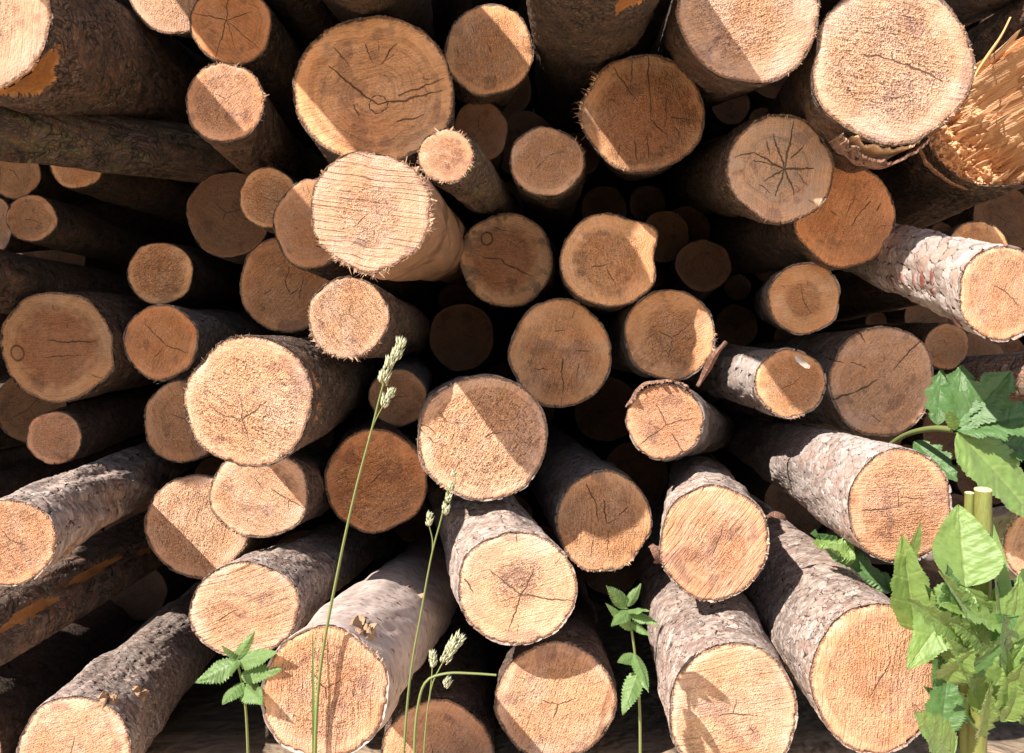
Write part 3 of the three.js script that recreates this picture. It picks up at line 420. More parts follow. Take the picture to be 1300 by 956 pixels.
// more of the pile, unseen: added above and beside for shade, fillers closing gaps
const up = ['unseen log added to the pile for its shade, above the upper edge of the picture', 'logs above'], lf = ['unseen log added to the pile for its shade, beyond the left edge of the picture', 'logs beyond the left edge'], dp = ['filler log added far back to block light in the gaps between the front logs', 'filler logs deep in the gaps'];
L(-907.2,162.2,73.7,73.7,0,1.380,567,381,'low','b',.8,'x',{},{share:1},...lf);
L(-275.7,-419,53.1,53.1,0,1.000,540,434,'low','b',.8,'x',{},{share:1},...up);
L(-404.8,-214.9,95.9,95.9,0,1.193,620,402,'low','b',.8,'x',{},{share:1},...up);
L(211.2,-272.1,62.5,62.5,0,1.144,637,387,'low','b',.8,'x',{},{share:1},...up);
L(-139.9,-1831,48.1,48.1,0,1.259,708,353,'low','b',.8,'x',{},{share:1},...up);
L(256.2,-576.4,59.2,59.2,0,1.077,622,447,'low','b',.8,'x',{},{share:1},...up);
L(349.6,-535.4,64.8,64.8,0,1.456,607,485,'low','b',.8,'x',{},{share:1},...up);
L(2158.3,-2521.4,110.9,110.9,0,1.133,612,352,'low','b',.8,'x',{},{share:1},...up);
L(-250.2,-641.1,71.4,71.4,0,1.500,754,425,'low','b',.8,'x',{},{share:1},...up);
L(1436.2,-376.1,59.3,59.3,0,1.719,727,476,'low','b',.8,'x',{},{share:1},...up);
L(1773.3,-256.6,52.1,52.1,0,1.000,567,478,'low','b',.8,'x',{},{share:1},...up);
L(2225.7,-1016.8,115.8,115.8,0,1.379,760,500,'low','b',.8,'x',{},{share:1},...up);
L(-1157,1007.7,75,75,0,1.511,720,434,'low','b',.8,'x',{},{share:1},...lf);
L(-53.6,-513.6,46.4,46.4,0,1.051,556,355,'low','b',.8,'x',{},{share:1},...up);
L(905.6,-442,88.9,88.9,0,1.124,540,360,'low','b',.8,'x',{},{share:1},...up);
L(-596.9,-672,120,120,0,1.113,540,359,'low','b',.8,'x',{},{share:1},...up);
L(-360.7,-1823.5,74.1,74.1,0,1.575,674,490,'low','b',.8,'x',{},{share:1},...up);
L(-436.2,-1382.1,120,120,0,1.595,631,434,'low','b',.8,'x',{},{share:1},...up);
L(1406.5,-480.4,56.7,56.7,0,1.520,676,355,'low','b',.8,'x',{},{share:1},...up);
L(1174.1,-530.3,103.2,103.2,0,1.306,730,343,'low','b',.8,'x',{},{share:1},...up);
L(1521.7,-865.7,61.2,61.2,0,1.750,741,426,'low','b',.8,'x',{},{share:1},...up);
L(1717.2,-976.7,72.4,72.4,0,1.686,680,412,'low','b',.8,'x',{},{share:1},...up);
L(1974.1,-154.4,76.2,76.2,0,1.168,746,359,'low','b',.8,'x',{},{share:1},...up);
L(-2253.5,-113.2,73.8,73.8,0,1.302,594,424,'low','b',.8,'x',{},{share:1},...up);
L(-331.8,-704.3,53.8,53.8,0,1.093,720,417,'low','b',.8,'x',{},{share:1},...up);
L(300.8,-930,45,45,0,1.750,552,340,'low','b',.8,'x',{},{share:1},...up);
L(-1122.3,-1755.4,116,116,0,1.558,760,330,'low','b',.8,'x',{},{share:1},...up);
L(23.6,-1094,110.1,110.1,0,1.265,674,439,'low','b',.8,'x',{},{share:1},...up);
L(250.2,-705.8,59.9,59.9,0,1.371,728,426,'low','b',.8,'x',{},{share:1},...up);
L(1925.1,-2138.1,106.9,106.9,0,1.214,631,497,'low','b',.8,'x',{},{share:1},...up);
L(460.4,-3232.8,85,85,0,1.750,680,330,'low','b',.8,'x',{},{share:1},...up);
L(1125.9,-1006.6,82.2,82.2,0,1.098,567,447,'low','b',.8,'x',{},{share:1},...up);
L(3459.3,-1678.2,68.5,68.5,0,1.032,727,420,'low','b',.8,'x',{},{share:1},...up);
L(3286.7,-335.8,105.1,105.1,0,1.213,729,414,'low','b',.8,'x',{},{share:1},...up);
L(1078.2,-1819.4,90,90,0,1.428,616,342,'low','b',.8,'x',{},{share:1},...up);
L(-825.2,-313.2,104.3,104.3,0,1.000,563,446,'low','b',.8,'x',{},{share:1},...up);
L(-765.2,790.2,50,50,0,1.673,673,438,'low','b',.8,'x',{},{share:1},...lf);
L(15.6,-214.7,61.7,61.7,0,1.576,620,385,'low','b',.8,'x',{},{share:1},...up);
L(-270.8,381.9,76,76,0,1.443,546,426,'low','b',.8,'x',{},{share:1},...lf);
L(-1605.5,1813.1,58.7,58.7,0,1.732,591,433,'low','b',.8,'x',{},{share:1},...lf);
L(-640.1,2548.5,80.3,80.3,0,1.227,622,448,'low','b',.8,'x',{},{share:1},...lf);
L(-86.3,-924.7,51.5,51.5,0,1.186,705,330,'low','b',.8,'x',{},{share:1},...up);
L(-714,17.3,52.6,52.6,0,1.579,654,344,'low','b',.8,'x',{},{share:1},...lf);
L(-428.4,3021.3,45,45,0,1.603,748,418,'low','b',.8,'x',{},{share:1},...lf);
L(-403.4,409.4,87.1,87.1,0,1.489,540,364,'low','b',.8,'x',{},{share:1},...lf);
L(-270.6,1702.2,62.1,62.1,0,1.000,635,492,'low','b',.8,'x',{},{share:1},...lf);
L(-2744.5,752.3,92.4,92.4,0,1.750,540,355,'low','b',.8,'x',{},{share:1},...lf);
L(66,-234,59.3,59.3,0,1.98,650,433,'low','b',.6,'x',{},{share:1},...up);  // from here on fillers, added to keep sun and sky out of the gaps
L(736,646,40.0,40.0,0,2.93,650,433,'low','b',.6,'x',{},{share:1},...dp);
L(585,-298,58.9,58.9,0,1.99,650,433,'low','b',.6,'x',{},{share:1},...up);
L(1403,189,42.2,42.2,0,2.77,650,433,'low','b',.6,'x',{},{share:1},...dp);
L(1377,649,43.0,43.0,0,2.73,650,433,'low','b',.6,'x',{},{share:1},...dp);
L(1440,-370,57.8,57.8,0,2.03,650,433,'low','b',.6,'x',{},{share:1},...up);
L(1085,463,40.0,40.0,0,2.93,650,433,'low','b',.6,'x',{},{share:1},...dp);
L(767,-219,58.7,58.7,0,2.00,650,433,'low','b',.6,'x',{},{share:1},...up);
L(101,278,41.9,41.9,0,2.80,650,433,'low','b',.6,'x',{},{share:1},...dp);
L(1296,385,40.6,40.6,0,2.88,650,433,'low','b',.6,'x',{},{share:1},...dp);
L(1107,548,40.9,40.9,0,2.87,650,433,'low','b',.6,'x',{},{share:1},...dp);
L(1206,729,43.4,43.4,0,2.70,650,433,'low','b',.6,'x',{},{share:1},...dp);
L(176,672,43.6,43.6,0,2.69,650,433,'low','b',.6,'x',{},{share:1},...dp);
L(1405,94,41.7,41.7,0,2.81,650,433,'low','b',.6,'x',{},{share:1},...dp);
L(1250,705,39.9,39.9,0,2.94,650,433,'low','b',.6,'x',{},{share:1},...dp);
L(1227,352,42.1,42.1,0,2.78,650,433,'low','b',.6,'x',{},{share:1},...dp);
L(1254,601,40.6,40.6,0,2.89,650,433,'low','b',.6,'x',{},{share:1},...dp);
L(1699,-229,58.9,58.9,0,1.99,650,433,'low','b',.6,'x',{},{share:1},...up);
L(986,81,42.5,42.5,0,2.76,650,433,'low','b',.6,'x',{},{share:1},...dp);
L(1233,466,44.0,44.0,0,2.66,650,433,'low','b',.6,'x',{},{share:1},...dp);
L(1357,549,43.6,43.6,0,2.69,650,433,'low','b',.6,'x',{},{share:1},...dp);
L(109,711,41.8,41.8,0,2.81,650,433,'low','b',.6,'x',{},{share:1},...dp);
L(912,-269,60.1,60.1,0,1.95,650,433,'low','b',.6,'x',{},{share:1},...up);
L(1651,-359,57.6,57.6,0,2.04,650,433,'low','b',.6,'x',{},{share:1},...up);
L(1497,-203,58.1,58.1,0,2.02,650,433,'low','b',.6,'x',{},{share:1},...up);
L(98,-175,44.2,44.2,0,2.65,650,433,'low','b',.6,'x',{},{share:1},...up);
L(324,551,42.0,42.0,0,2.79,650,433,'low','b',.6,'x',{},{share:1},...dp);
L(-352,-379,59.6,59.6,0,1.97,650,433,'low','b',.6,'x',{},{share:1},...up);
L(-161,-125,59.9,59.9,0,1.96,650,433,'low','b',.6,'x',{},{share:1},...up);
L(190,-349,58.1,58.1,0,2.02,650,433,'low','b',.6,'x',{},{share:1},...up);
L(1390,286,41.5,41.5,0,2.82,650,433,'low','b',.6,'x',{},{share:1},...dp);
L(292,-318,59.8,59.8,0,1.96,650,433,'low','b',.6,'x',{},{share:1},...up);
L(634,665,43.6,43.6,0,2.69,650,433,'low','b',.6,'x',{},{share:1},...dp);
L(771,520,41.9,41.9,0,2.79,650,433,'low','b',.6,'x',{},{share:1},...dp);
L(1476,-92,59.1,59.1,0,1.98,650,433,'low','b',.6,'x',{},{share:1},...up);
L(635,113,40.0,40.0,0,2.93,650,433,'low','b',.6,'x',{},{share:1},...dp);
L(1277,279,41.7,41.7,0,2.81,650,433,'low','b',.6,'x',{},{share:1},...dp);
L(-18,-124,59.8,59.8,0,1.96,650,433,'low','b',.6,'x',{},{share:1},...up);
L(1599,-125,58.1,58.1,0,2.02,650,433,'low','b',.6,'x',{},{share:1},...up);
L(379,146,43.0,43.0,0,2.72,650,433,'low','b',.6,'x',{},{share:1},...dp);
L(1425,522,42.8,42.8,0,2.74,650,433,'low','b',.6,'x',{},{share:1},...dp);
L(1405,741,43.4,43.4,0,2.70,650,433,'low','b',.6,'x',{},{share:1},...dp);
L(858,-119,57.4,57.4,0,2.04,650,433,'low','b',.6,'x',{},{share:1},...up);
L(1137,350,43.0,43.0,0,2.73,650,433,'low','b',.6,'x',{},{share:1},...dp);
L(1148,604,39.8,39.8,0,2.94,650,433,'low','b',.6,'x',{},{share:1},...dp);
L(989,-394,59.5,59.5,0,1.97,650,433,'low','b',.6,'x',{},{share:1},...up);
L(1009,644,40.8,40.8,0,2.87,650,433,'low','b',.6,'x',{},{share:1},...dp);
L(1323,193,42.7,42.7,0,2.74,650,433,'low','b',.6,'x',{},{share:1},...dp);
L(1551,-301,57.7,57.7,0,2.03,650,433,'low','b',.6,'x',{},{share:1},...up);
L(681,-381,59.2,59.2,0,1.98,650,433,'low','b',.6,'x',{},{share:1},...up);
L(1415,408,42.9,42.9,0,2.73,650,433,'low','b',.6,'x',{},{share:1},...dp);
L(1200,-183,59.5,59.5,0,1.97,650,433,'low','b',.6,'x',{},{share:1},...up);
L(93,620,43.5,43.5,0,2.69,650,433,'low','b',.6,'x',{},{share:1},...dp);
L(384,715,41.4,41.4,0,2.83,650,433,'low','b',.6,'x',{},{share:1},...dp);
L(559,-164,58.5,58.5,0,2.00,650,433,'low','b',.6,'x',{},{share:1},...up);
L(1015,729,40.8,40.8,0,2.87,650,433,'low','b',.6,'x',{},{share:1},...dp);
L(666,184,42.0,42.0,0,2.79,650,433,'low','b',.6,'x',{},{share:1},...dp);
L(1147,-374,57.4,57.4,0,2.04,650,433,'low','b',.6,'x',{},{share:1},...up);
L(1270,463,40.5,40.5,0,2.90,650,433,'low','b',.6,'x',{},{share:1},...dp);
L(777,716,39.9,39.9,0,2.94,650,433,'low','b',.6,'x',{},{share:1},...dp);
L(806,604,42.9,42.9,0,2.73,650,433,'low','b',.6,'x',{},{share:1},...dp);
L(1342,-404,58.8,58.8,0,1.97,650,433,'low','b',.6,'x',{},{share:1},...up);
L(1212,544,40.1,40.1,0,2.82,650,433,'low','b',.6,'x',{},{share:1},...dp);
L(337,79,40.5,40.5,0,2.74,650,433,'low','b',.6,'x',{},{share:1},...dp);
L(1159,94,38.6,38.6,0,2.81,650,433,'low','b',.6,'x',{},{share:1},...dp);
L(150,-96,38.7,38.7,0,2.69,650,433,'low','b',.6,'x',{},{share:1},...up);
L(672,514,34.2,34.2,0,2.79,650,433,'low','b',.6,'x',{},{share:1},...dp);
L(542,-391,48.0,48.0,0,2.00,650,433,'low','b',.6,'x',{},{share:1},...up);
L(1082,617,33.9,33.9,0,2.83,650,433,'low','b',.6,'x',{},{share:1},...dp);
L(641,735,34.5,34.5,0,2.76,650,433,'low','b',.6,'x',{},{share:1},...dp);
L(-436,-312,48.7,48.7,0,1.96,650,433,'low','b',.6,'x',{},{share:1},...up);
L(176,753,35.9,35.9,0,2.65,650,433,'low','b',.6,'x',{},{share:1},...dp);
L(325,222,33.7,33.7,0,2.80,650,433,'low','b',.6,'x',{},{share:1},...dp);
L(979,-10,34.2,34.2,0,2.66,650,433,'low','b',.6,'x',{},{share:1},...dp);
L(1371,103,33.3,33.3,0,2.68,650,433,'low','b',.6,'x',{},{share:1},...dp);
L(912,736,31.8,31.8,0,2.81,650,433,'low','b',.6,'x',{},{share:1},...dp);
L(427,-180,32.9,32.9,0,2.69,650,433,'low','b',.6,'x',{},{share:1},...up);
L(97,104,32.5,32.5,0,2.74,650,433,'low','b',.6,'x',{},{share:1},...dp);
L(856,518,33.2,33.2,0,2.66,650,433,'low','b',.6,'x',{},{share:1},...dp);
L(159,446,33.3,33.3,0,2.67,650,433,'low','b',.6,'x',{},{share:1},...dp);
L(1248,199,31.6,31.6,0,2.74,650,433,'low','b',.6,'x',{},{share:1},...dp);
L(530,-85,32.4,32.4,0,2.68,650,433,'low','b',.6,'x',{},{share:1},...up);
L(767,265,29.6,29.6,0,2.89,650,433,'low','b',.6,'x',{},{share:1},...dp);
L(680,-256,41.1,41.1,0,2.04,650,433,'low','b',.6,'x',{},{share:1},...up);
L(1214,656,29.1,29.1,0,2.88,650,433,'low','b',.6,'x',{},{share:1},...dp);
L(154,341,29.7,29.7,0,2.81,650,433,'low','b',.6,'x',{},{share:1},...dp);
L(872,291,29.7,29.7,0,2.69,650,433,'low','b',.6,'x',{},{share:1},...dp);
L(1177,402,28.7,28.7,0,2.78,650,433,'low','b',.6,'x',{},{share:1},...dp);
L(1433,599,30.3,30.3,0,2.71,650,433,'low','b',.6,'x',{},{share:1},...dp);
L(734,196,28.7,28.7,0,2.78,650,433,'low','b',.6,'x',{},{share:1},...dp);
L(526,663,27.7,27.7,0,2.86,650,433,'low','b',.6,'x',{},{share:1},...dp);
L(241,209,26.9,26.9,0,2.94,650,433,'low','b',.6,'x',{},{share:1},...dp);
L(1081,135,28.1,28.1,0,2.80,650,433,'low','b',.6,'x',{},{share:1},...dp);
L(1123,-63,29.0,29.0,0,2.66,650,433,'low','b',.6,'x',{},{share:1},...up);
L(1352,470,27.3,27.3,0,2.83,650,433,'low','b',.6,'x',{},{share:1},...dp);
L(564,89,28.1,28.1,0,2.72,650,433,'low','b',.6,'x',{},{share:1},...dp);
L(935,414,27.7,27.7,0,2.77,650,433,'low','b',.6,'x',{},{share:1},...dp);
L(1115,661,25.2,25.2,0,2.89,650,433,'low','b',.6,'x',{},{share:1},...dp);
L(1371,346,25.8,25.8,0,2.80,650,433,'low','b',.6,'x',{},{share:1},...dp);
L(305,492,24.9,24.9,0,2.94,650,433,'low','b',.6,'x',{},{share:1},...dp);
L(1459,-293,36.9,36.9,0,1.98,650,433,'low','b',.6,'x',{},{share:1},...up);
L(244,218,27.3,27.3,0,2.67,650,433,'low','b',.6,'x',{},{share:1},...dp);
L(1613,-235,36.7,36.7,0,1.97,650,433,'low','b',.6,'x',{},{share:1},...up);
L(506,734,24.8,24.8,0,2.82,650,433,'low','b',.6,'x',{},{share:1},...dp);
L(689,691,24.1,24.1,0,2.89,650,433,'low','b',.6,'x',{},{share:1},...dp);
L(269,297,24.1,24.1,0,2.93,650,433,'low','b',.6,'x',{},{share:1},...dp);
L(-267,-306,35.0,35.0,0,1.99,650,433,'low','b',.6,'x',{},{share:1},...up);
L(1011,-51,23.9,23.9,0,2.90,650,433,'low','b',.6,'x',{},{share:1},...up);
L(928,133,24.6,24.6,0,2.83,650,433,'low','b',.6,'x',{},{share:1},...dp);
L(1226,415,24.0,24.0,0,2.90,650,433,'low','b',.6,'x',{},{share:1},...dp);
L(338,490,24.0,24.0,0,2.75,650,433,'low','b',.6,'x',{},{share:1},...dp);
L(368,-183,24.8,24.8,0,2.67,650,433,'low','b',.6,'x',{},{share:1},...up);
L(822,258,23.3,23.3,0,2.87,650,433,'low','b',.6,'x',{},{share:1},...dp);
L(401,553,23.3,23.3,0,2.89,650,433,'low','b',.6,'x',{},{share:1},...dp);
L(579,383,23.6,23.6,0,2.80,650,433,'low','b',.6,'x',{},{share:1},...dp);
L(385,390,22.9,22.9,0,2.85,650,433,'low','b',.6,'x',{},{share:1},...dp);
L(151,-283,33.8,33.8,0,1.96,650,433,'low','b',.6,'x',{},{share:1},...up);
L(1085,310,25.0,25.0,0,2.69,650,433,'low','b',.6,'x',{},{share:1},...dp);
L(1302,321,22.3,22.3,0,2.94,650,433,'low','b',.6,'x',{},{share:1},...dp);
L(1060,541,24.0,24.0,0,2.73,650,433,'low','b',.6,'x',{},{share:1},...dp);
L(394,433,23.8,23.8,0,2.74,650,433,'low','b',.6,'x',{},{share:1},...dp);
L(978,338,21.8,21.8,0,2.93,650,433,'low','b',.6,'x',{},{share:1},...dp);
L(847,415,21.8,21.8,0,2.95,650,433,'low','b',.6,'x',{},{share:1},...dp);
L(492,618,22.2,22.2,0,2.90,650,433,'low','b',.6,'x',{},{share:1},...dp);
L(125,-36,24.0,24.0,0,2.66,650,433,'low','b',.6,'x',{},{share:1},...up);
L(751,-314,31.4,31.4,0,1.97,650,433,'low','b',.6,'x',{},{share:1},...up);
L(1318,259,22.0,22.0,0,2.89,650,433,'low','b',.6,'x',{},{share:1},...dp);
L(109,343,21.4,21.4,0,2.90,650,433,'low','b',.6,'x',{},{share:1},...dp);
L(1387,-127,30.2,30.2,0,2.01,650,433,'low','b',.6,'x',{},{share:1},...up);
L(647,251,21.9,21.9,0,2.85,650,433,'low','b',.6,'x',{},{share:1},...dp);
L(1711,-139,31.0,31.0,0,2.00,650,433,'low','b',.6,'x',{},{share:1},...up);
L(262,-214,28.9,28.9,0,2.04,650,433,'low','b',.6,'x',{},{share:1},...up);
L(1400,-339,30.7,30.7,0,1.95,650,433,'low','b',.6,'x',{},{share:1},...up);
L(572,663,21.2,21.2,0,2.79,650,433,'low','b',.6,'x',{},{share:1},...dp);
L(1136,499,20.1,20.1,0,2.91,650,433,'low','b',.6,'x',{},{share:1},...dp);
L(623,373,20.5,20.5,0,2.91,650,433,'low','b',.6,'x',{},{share:1},...dp);
L(89,655,20.2,20.2,0,2.89,650,433,'low','b',.6,'x',{},{share:1},...dp);
L(1040,116,21.3,21.3,0,2.74,650,433,'low','b',.6,'x',{},{share:1},...dp);
L(1550,-58,29.0,29.0,0,2.01,650,433,'low','b',.6,'x',{},{share:1},...up);
L(1066,-383,28.9,28.9,0,2.02,650,433,'low','b',.6,'x',{},{share:1},...up);
L(880,-15,20.7,20.7,0,2.83,650,433,'low','b',.6,'x',{},{share:1},...dp);
L(628,-225,29.5,29.5,0,1.98,650,433,'low','b',.6,'x',{},{share:1},...up);
L(843,733,20.4,20.4,0,2.84,650,433,'low','b',.6,'x',{},{share:1},...dp);
L(139,173,20.2,20.2,0,2.87,650,433,'low','b',.6,'x',{},{share:1},...dp);
L(1213,122,20.6,20.6,0,2.79,650,433,'low','b',.6,'x',{},{share:1},...dp);
L(488,179,18.8,18.8,0,2.94,650,433,'low','b',.6,'x',{},{share:1},...dp);
L(369,594,20.2,20.2,0,2.80,650,433,'low','b',.6,'x',{},{share:1},...dp);
L(108,-305,27.9,27.9,0,2.00,650,433,'low','b',.6,'x',{},{share:1},...up);
L(1145,-117,21.1,21.1,0,2.68,650,433,'low','b',.6,'x',{},{share:1},...up);
L(242,-160,27.6,27.6,0,2.02,650,433,'low','b',.6,'x',{},{share:1},...up);
L(97,559,19.2,19.2,0,2.90,650,433,'low','b',.6,'x',{},{share:1},...dp);
L(189,298,18.5,18.5,0,2.95,650,433,'low','b',.6,'x',{},{share:1},...dp);
L(268,600,20.1,20.1,0,2.70,650,433,'low','b',.6,'x',{},{share:1},...dp);
L(567,458,19.1,19.1,0,2.81,650,433,'low','b',.6,'x',{},{share:1},...dp);
L(346,310,18.8,18.8,0,2.82,650,433,'low','b',.6,'x',{},{share:1},...dp);
L(216,-276,27.4,27.4,0,1.98,650,433,'low','b',.6,'x',{},{share:1},...up);
L(820,-135,18.2,18.2,0,2.90,650,433,'low','b',.6,'x',{},{share:1},...up);
L(949,717,17.9,17.9,0,2.93,650,433,'low','b',.6,'x',{},{share:1},...dp);
L(157,469,18.3,18.3,0,2.90,650,433,'low','b',.6,'x',{},{share:1},...dp);
L(759,308,18.6,18.6,0,2.77,650,433,'low','b',.6,'x',{},{share:1},...dp);
L(862,570,18.6,18.6,0,2.66,650,433,'low','b',.6,'x',{},{share:1},...dp);
L(968,154,17.8,17.8,0,2.86,650,433,'low','b',.6,'x',{},{share:1},...dp);
L(627,583,19.0,19.0,0,2.67,650,433,'low','b',.6,'x',{},{share:1},...dp);
L(768,-398,25.5,25.5,0,1.98,650,433,'low','b',.6,'x',{},{share:1},...up);
L(1189,312,18.6,18.6,0,2.72,650,433,'low','b',.6,'x',{},{share:1},...dp);
L(1550,-401,24.9,24.9,0,1.97,650,433,'low','b',.6,'x',{},{share:1},...up);
L(1330,672,18.3,18.3,0,2.69,650,433,'low','b',.6,'x',{},{share:1},...dp);
L(1250,517,16.9,16.9,0,2.90,650,433,'low','b',.6,'x',{},{share:1},...dp);
L(1440,-169,24.3,24.3,0,1.99,650,433,'low','b',.6,'x',{},{share:1},...up);
L(208,620,17.9,17.9,0,2.69,650,433,'low','b',.6,'x',{},{share:1},...dp);
L(1398,671,17.0,17.0,0,2.84,650,433,'low','b',.6,'x',{},{share:1},...dp);
L(276,529,16.8,16.8,0,2.90,650,433,'low','b',.6,'x',{},{share:1},...dp);
L(999,427,17.0,17.0,0,2.81,650,433,'low','b',.6,'x',{},{share:1},...dp);
L(448,282,16.5,16.5,0,2.88,650,433,'low','b',.6,'x',{},{share:1},...dp);
L(832,-98,16.6,16.6,0,2.90,650,433,'low','b',.6,'x',{},{share:1},...up);
L(937,365,17.0,17.0,0,2.81,650,433,'low','b',.6,'x',{},{share:1},...dp);
L(742,20,17.2,17.2,0,2.73,650,433,'low','b',.6,'x',{},{share:1},...dp);
L(168,196,17.1,17.1,0,2.79,650,433,'low','b',.6,'x',{},{share:1},...dp);
L(268,362,16.3,16.3,0,2.92,650,433,'low','b',.6,'x',{},{share:1},...dp);
L(854,-37,23.8,23.8,0,1.99,650,433,'low','b',.6,'x',{},{share:1},...up);
L(1049,571,15.8,15.8,0,2.89,650,433,'low','b',.6,'x',{},{share:1},...dp);
L(510,124,15.7,15.7,0,2.92,650,433,'low','b',.6,'x',{},{share:1},...dp);
L(823,385,16.2,16.2,0,2.86,650,433,'low','b',.6,'x',{},{share:1},...dp);
L(1726,-314,22.5,22.5,0,1.97,650,433,'low','b',.6,'x',{},{share:1},...up);
L(1196,297,15.1,15.1,0,2.94,650,433,'low','b',.6,'x',{},{share:1},...dp);
L(1612,-409,22.7,22.7,0,1.96,650,433,'low','b',.6,'x',{},{share:1},...up);
L(55,-305,22.2,22.2,0,2.00,650,433,'low','b',.6,'x',{},{share:1},...up);
L(375,211,15.8,15.8,0,2.81,650,433,'low','b',.6,'x',{},{share:1},...dp);
L(635,475,15.4,15.4,0,2.89,650,433,'low','b',.6,'x',{},{share:1},...dp);
L(1634,-282,21.8,21.8,0,2.04,650,433,'low','b',.6,'x',{},{share:1},...up);
L(634,312,16.2,16.2,0,2.72,650,433,'low','b',.6,'x',{},{share:1},...dp);
L(1264,342,15.5,15.5,0,2.87,650,433,'low','b',.6,'x',{},{share:1},...dp);
L(416,102,16.0,16.0,0,2.78,650,433,'low','b',.6,'x',{},{share:1},...dp);
L(933,-177,22.3,22.3,0,1.99,650,433,'low','b',.6,'x',{},{share:1},...up);
L(970,-312,22.4,22.4,0,1.98,650,433,'low','b',.6,'x',{},{share:1},...up);
L(832,-287,22.7,22.7,0,1.95,650,433,'low','b',.6,'x',{},{share:1},...up);
L(900,499,15.2,15.2,0,2.88,650,433,'low','b',.6,'x',{},{share:1},...dp);
L(743,583,14.8,14.8,0,2.90,650,433,'low','b',.6,'x',{},{share:1},...dp);
L(833,349,15.5,15.5,0,2.69,650,433,'low','b',.6,'x',{},{share:1},...dp);
L(458,-103,15.7,15.7,0,2.75,650,433,'low','b',.6,'x',{},{share:1},...up);
L(1113,409,14.3,14.3,0,2.90,650,433,'low','b',.6,'x',{},{share:1},...dp);
L(509,-311,20.2,20.2,0,2.03,650,433,'low','b',.6,'x',{},{share:1},...up);
L(570,-75,20.2,20.2,0,2.05,650,433,'low','b',.6,'x',{},{share:1},...up);
L(1027,335,13.8,13.8,0,2.83,650,433,'low','b',.6,'x',{},{share:1},...dp);
L(732,727,15.6,15.6,0,2.66,650,433,'low','b',.6,'x',{},{share:1},...dp);
L(1032,54,14.8,14.8,0,2.79,650,433,'low','b',.6,'x',{},{share:1},...dp);
L(1354,585,14.6,14.6,0,2.85,650,433,'low','b',.6,'x',{},{share:1},...dp);
L(688,-193,19.7,19.7,0,2.05,650,433,'low','b',.6,'x',{},{share:1},...up);
L(1365,462,14.1,14.1,0,2.95,650,433,'low','b',.6,'x',{},{share:1},...dp);
L(452,256,13.9,13.9,0,2.93,650,433,'low','b',.6,'x',{},{share:1},...dp);
L(-878,692,69.3,69.3,0,1.48,650,433,'low','b',.6,'x',{},{share:1},...lf);
L(-874,984,57.6,57.6,0,1.48,650,433,'low','b',.6,'x',{},{share:1},...lf);
L(-889,504,53.3,53.3,0,1.46,650,433,'low','b',.6,'x',{},{share:1},...lf);
L(-880,-179,47.5,47.5,0,1.47,650,433,'low','b',.6,'x',{},{share:1},...up);
L(-846,789,36.2,36.2,0,1.46,650,433,'low','b',.6,'x',{},{share:1},...lf);
L(-933,250,36.1,36.1,0,1.42,650,433,'low','b',.6,'x',{},{share:1},...lf);
L(-927,409,34.5,34.5,0,1.43,650,433,'low','b',.6,'x',{},{share:1},...lf);
L(-261,764,33.0,33.0,0,1.47,650,433,'low','b',.6,'x',{},{share:1},...lf);
L(-402,622,32.8,32.8,0,1.47,650,433,'low','b',.6,'x',{},{share:1},...lf);
L(-150,-259,32.9,32.9,0,1.45,650,433,'low','b',.6,'x',{},{share:1},...up);
L(-922,10,31.5,31.5,0,1.43,650,433,'low','b',.6,'x',{},{share:1},...lf);
L(-309,712,31.5,31.5,0,1.43,650,433,'low','b',.6,'x',{},{share:1},...lf);
L(-594,-14,28.5,28.5,0,1.44,650,433,'low','b',.6,'x',{},{share:1},...lf);
L(-894,-280,27.0,27.0,0,1.46,650,433,'low','b',.6,'x',{},{share:1},...up);
L(-414,22,27.3,27.3,0,1.43,650,433,'low','b',.6,'x',{},{share:1},...lf);
L(-603,-121,27.2,27.2,0,1.44,650,433,'low','b',.6,'x',{},{share:1},...up);
L(-324,-247,26.4,26.4,0,1.48,650,433,'low','b',.6,'x',{},{share:1},...up);
L(-651,878,26.4,26.4,0,1.48,650,433,'low','b',.6,'x',{},{share:1},...lf);
L(76,322,34.0,34.0,0,2.45,650,433,'low','b',.6,'x',{},{share:1},...dp);
L(30,322,30.0,30.0,0,2.50,650,433,'low','b',.6,'x',{},{share:1},...dp);
L(118,312,26.0,26.0,0,2.60,650,433,'low','b',.6,'x',{},{share:1},...dp);
for (const a of ATLAS) { a.mat.map = tex(a.col, AN, AN, true); a.mat.bumpMap = tex(a.h, AN, AN, false); }
const byLabel = (s) => scene.children.find((o) => o.userData.label && o.userData.label.startsWith(s));

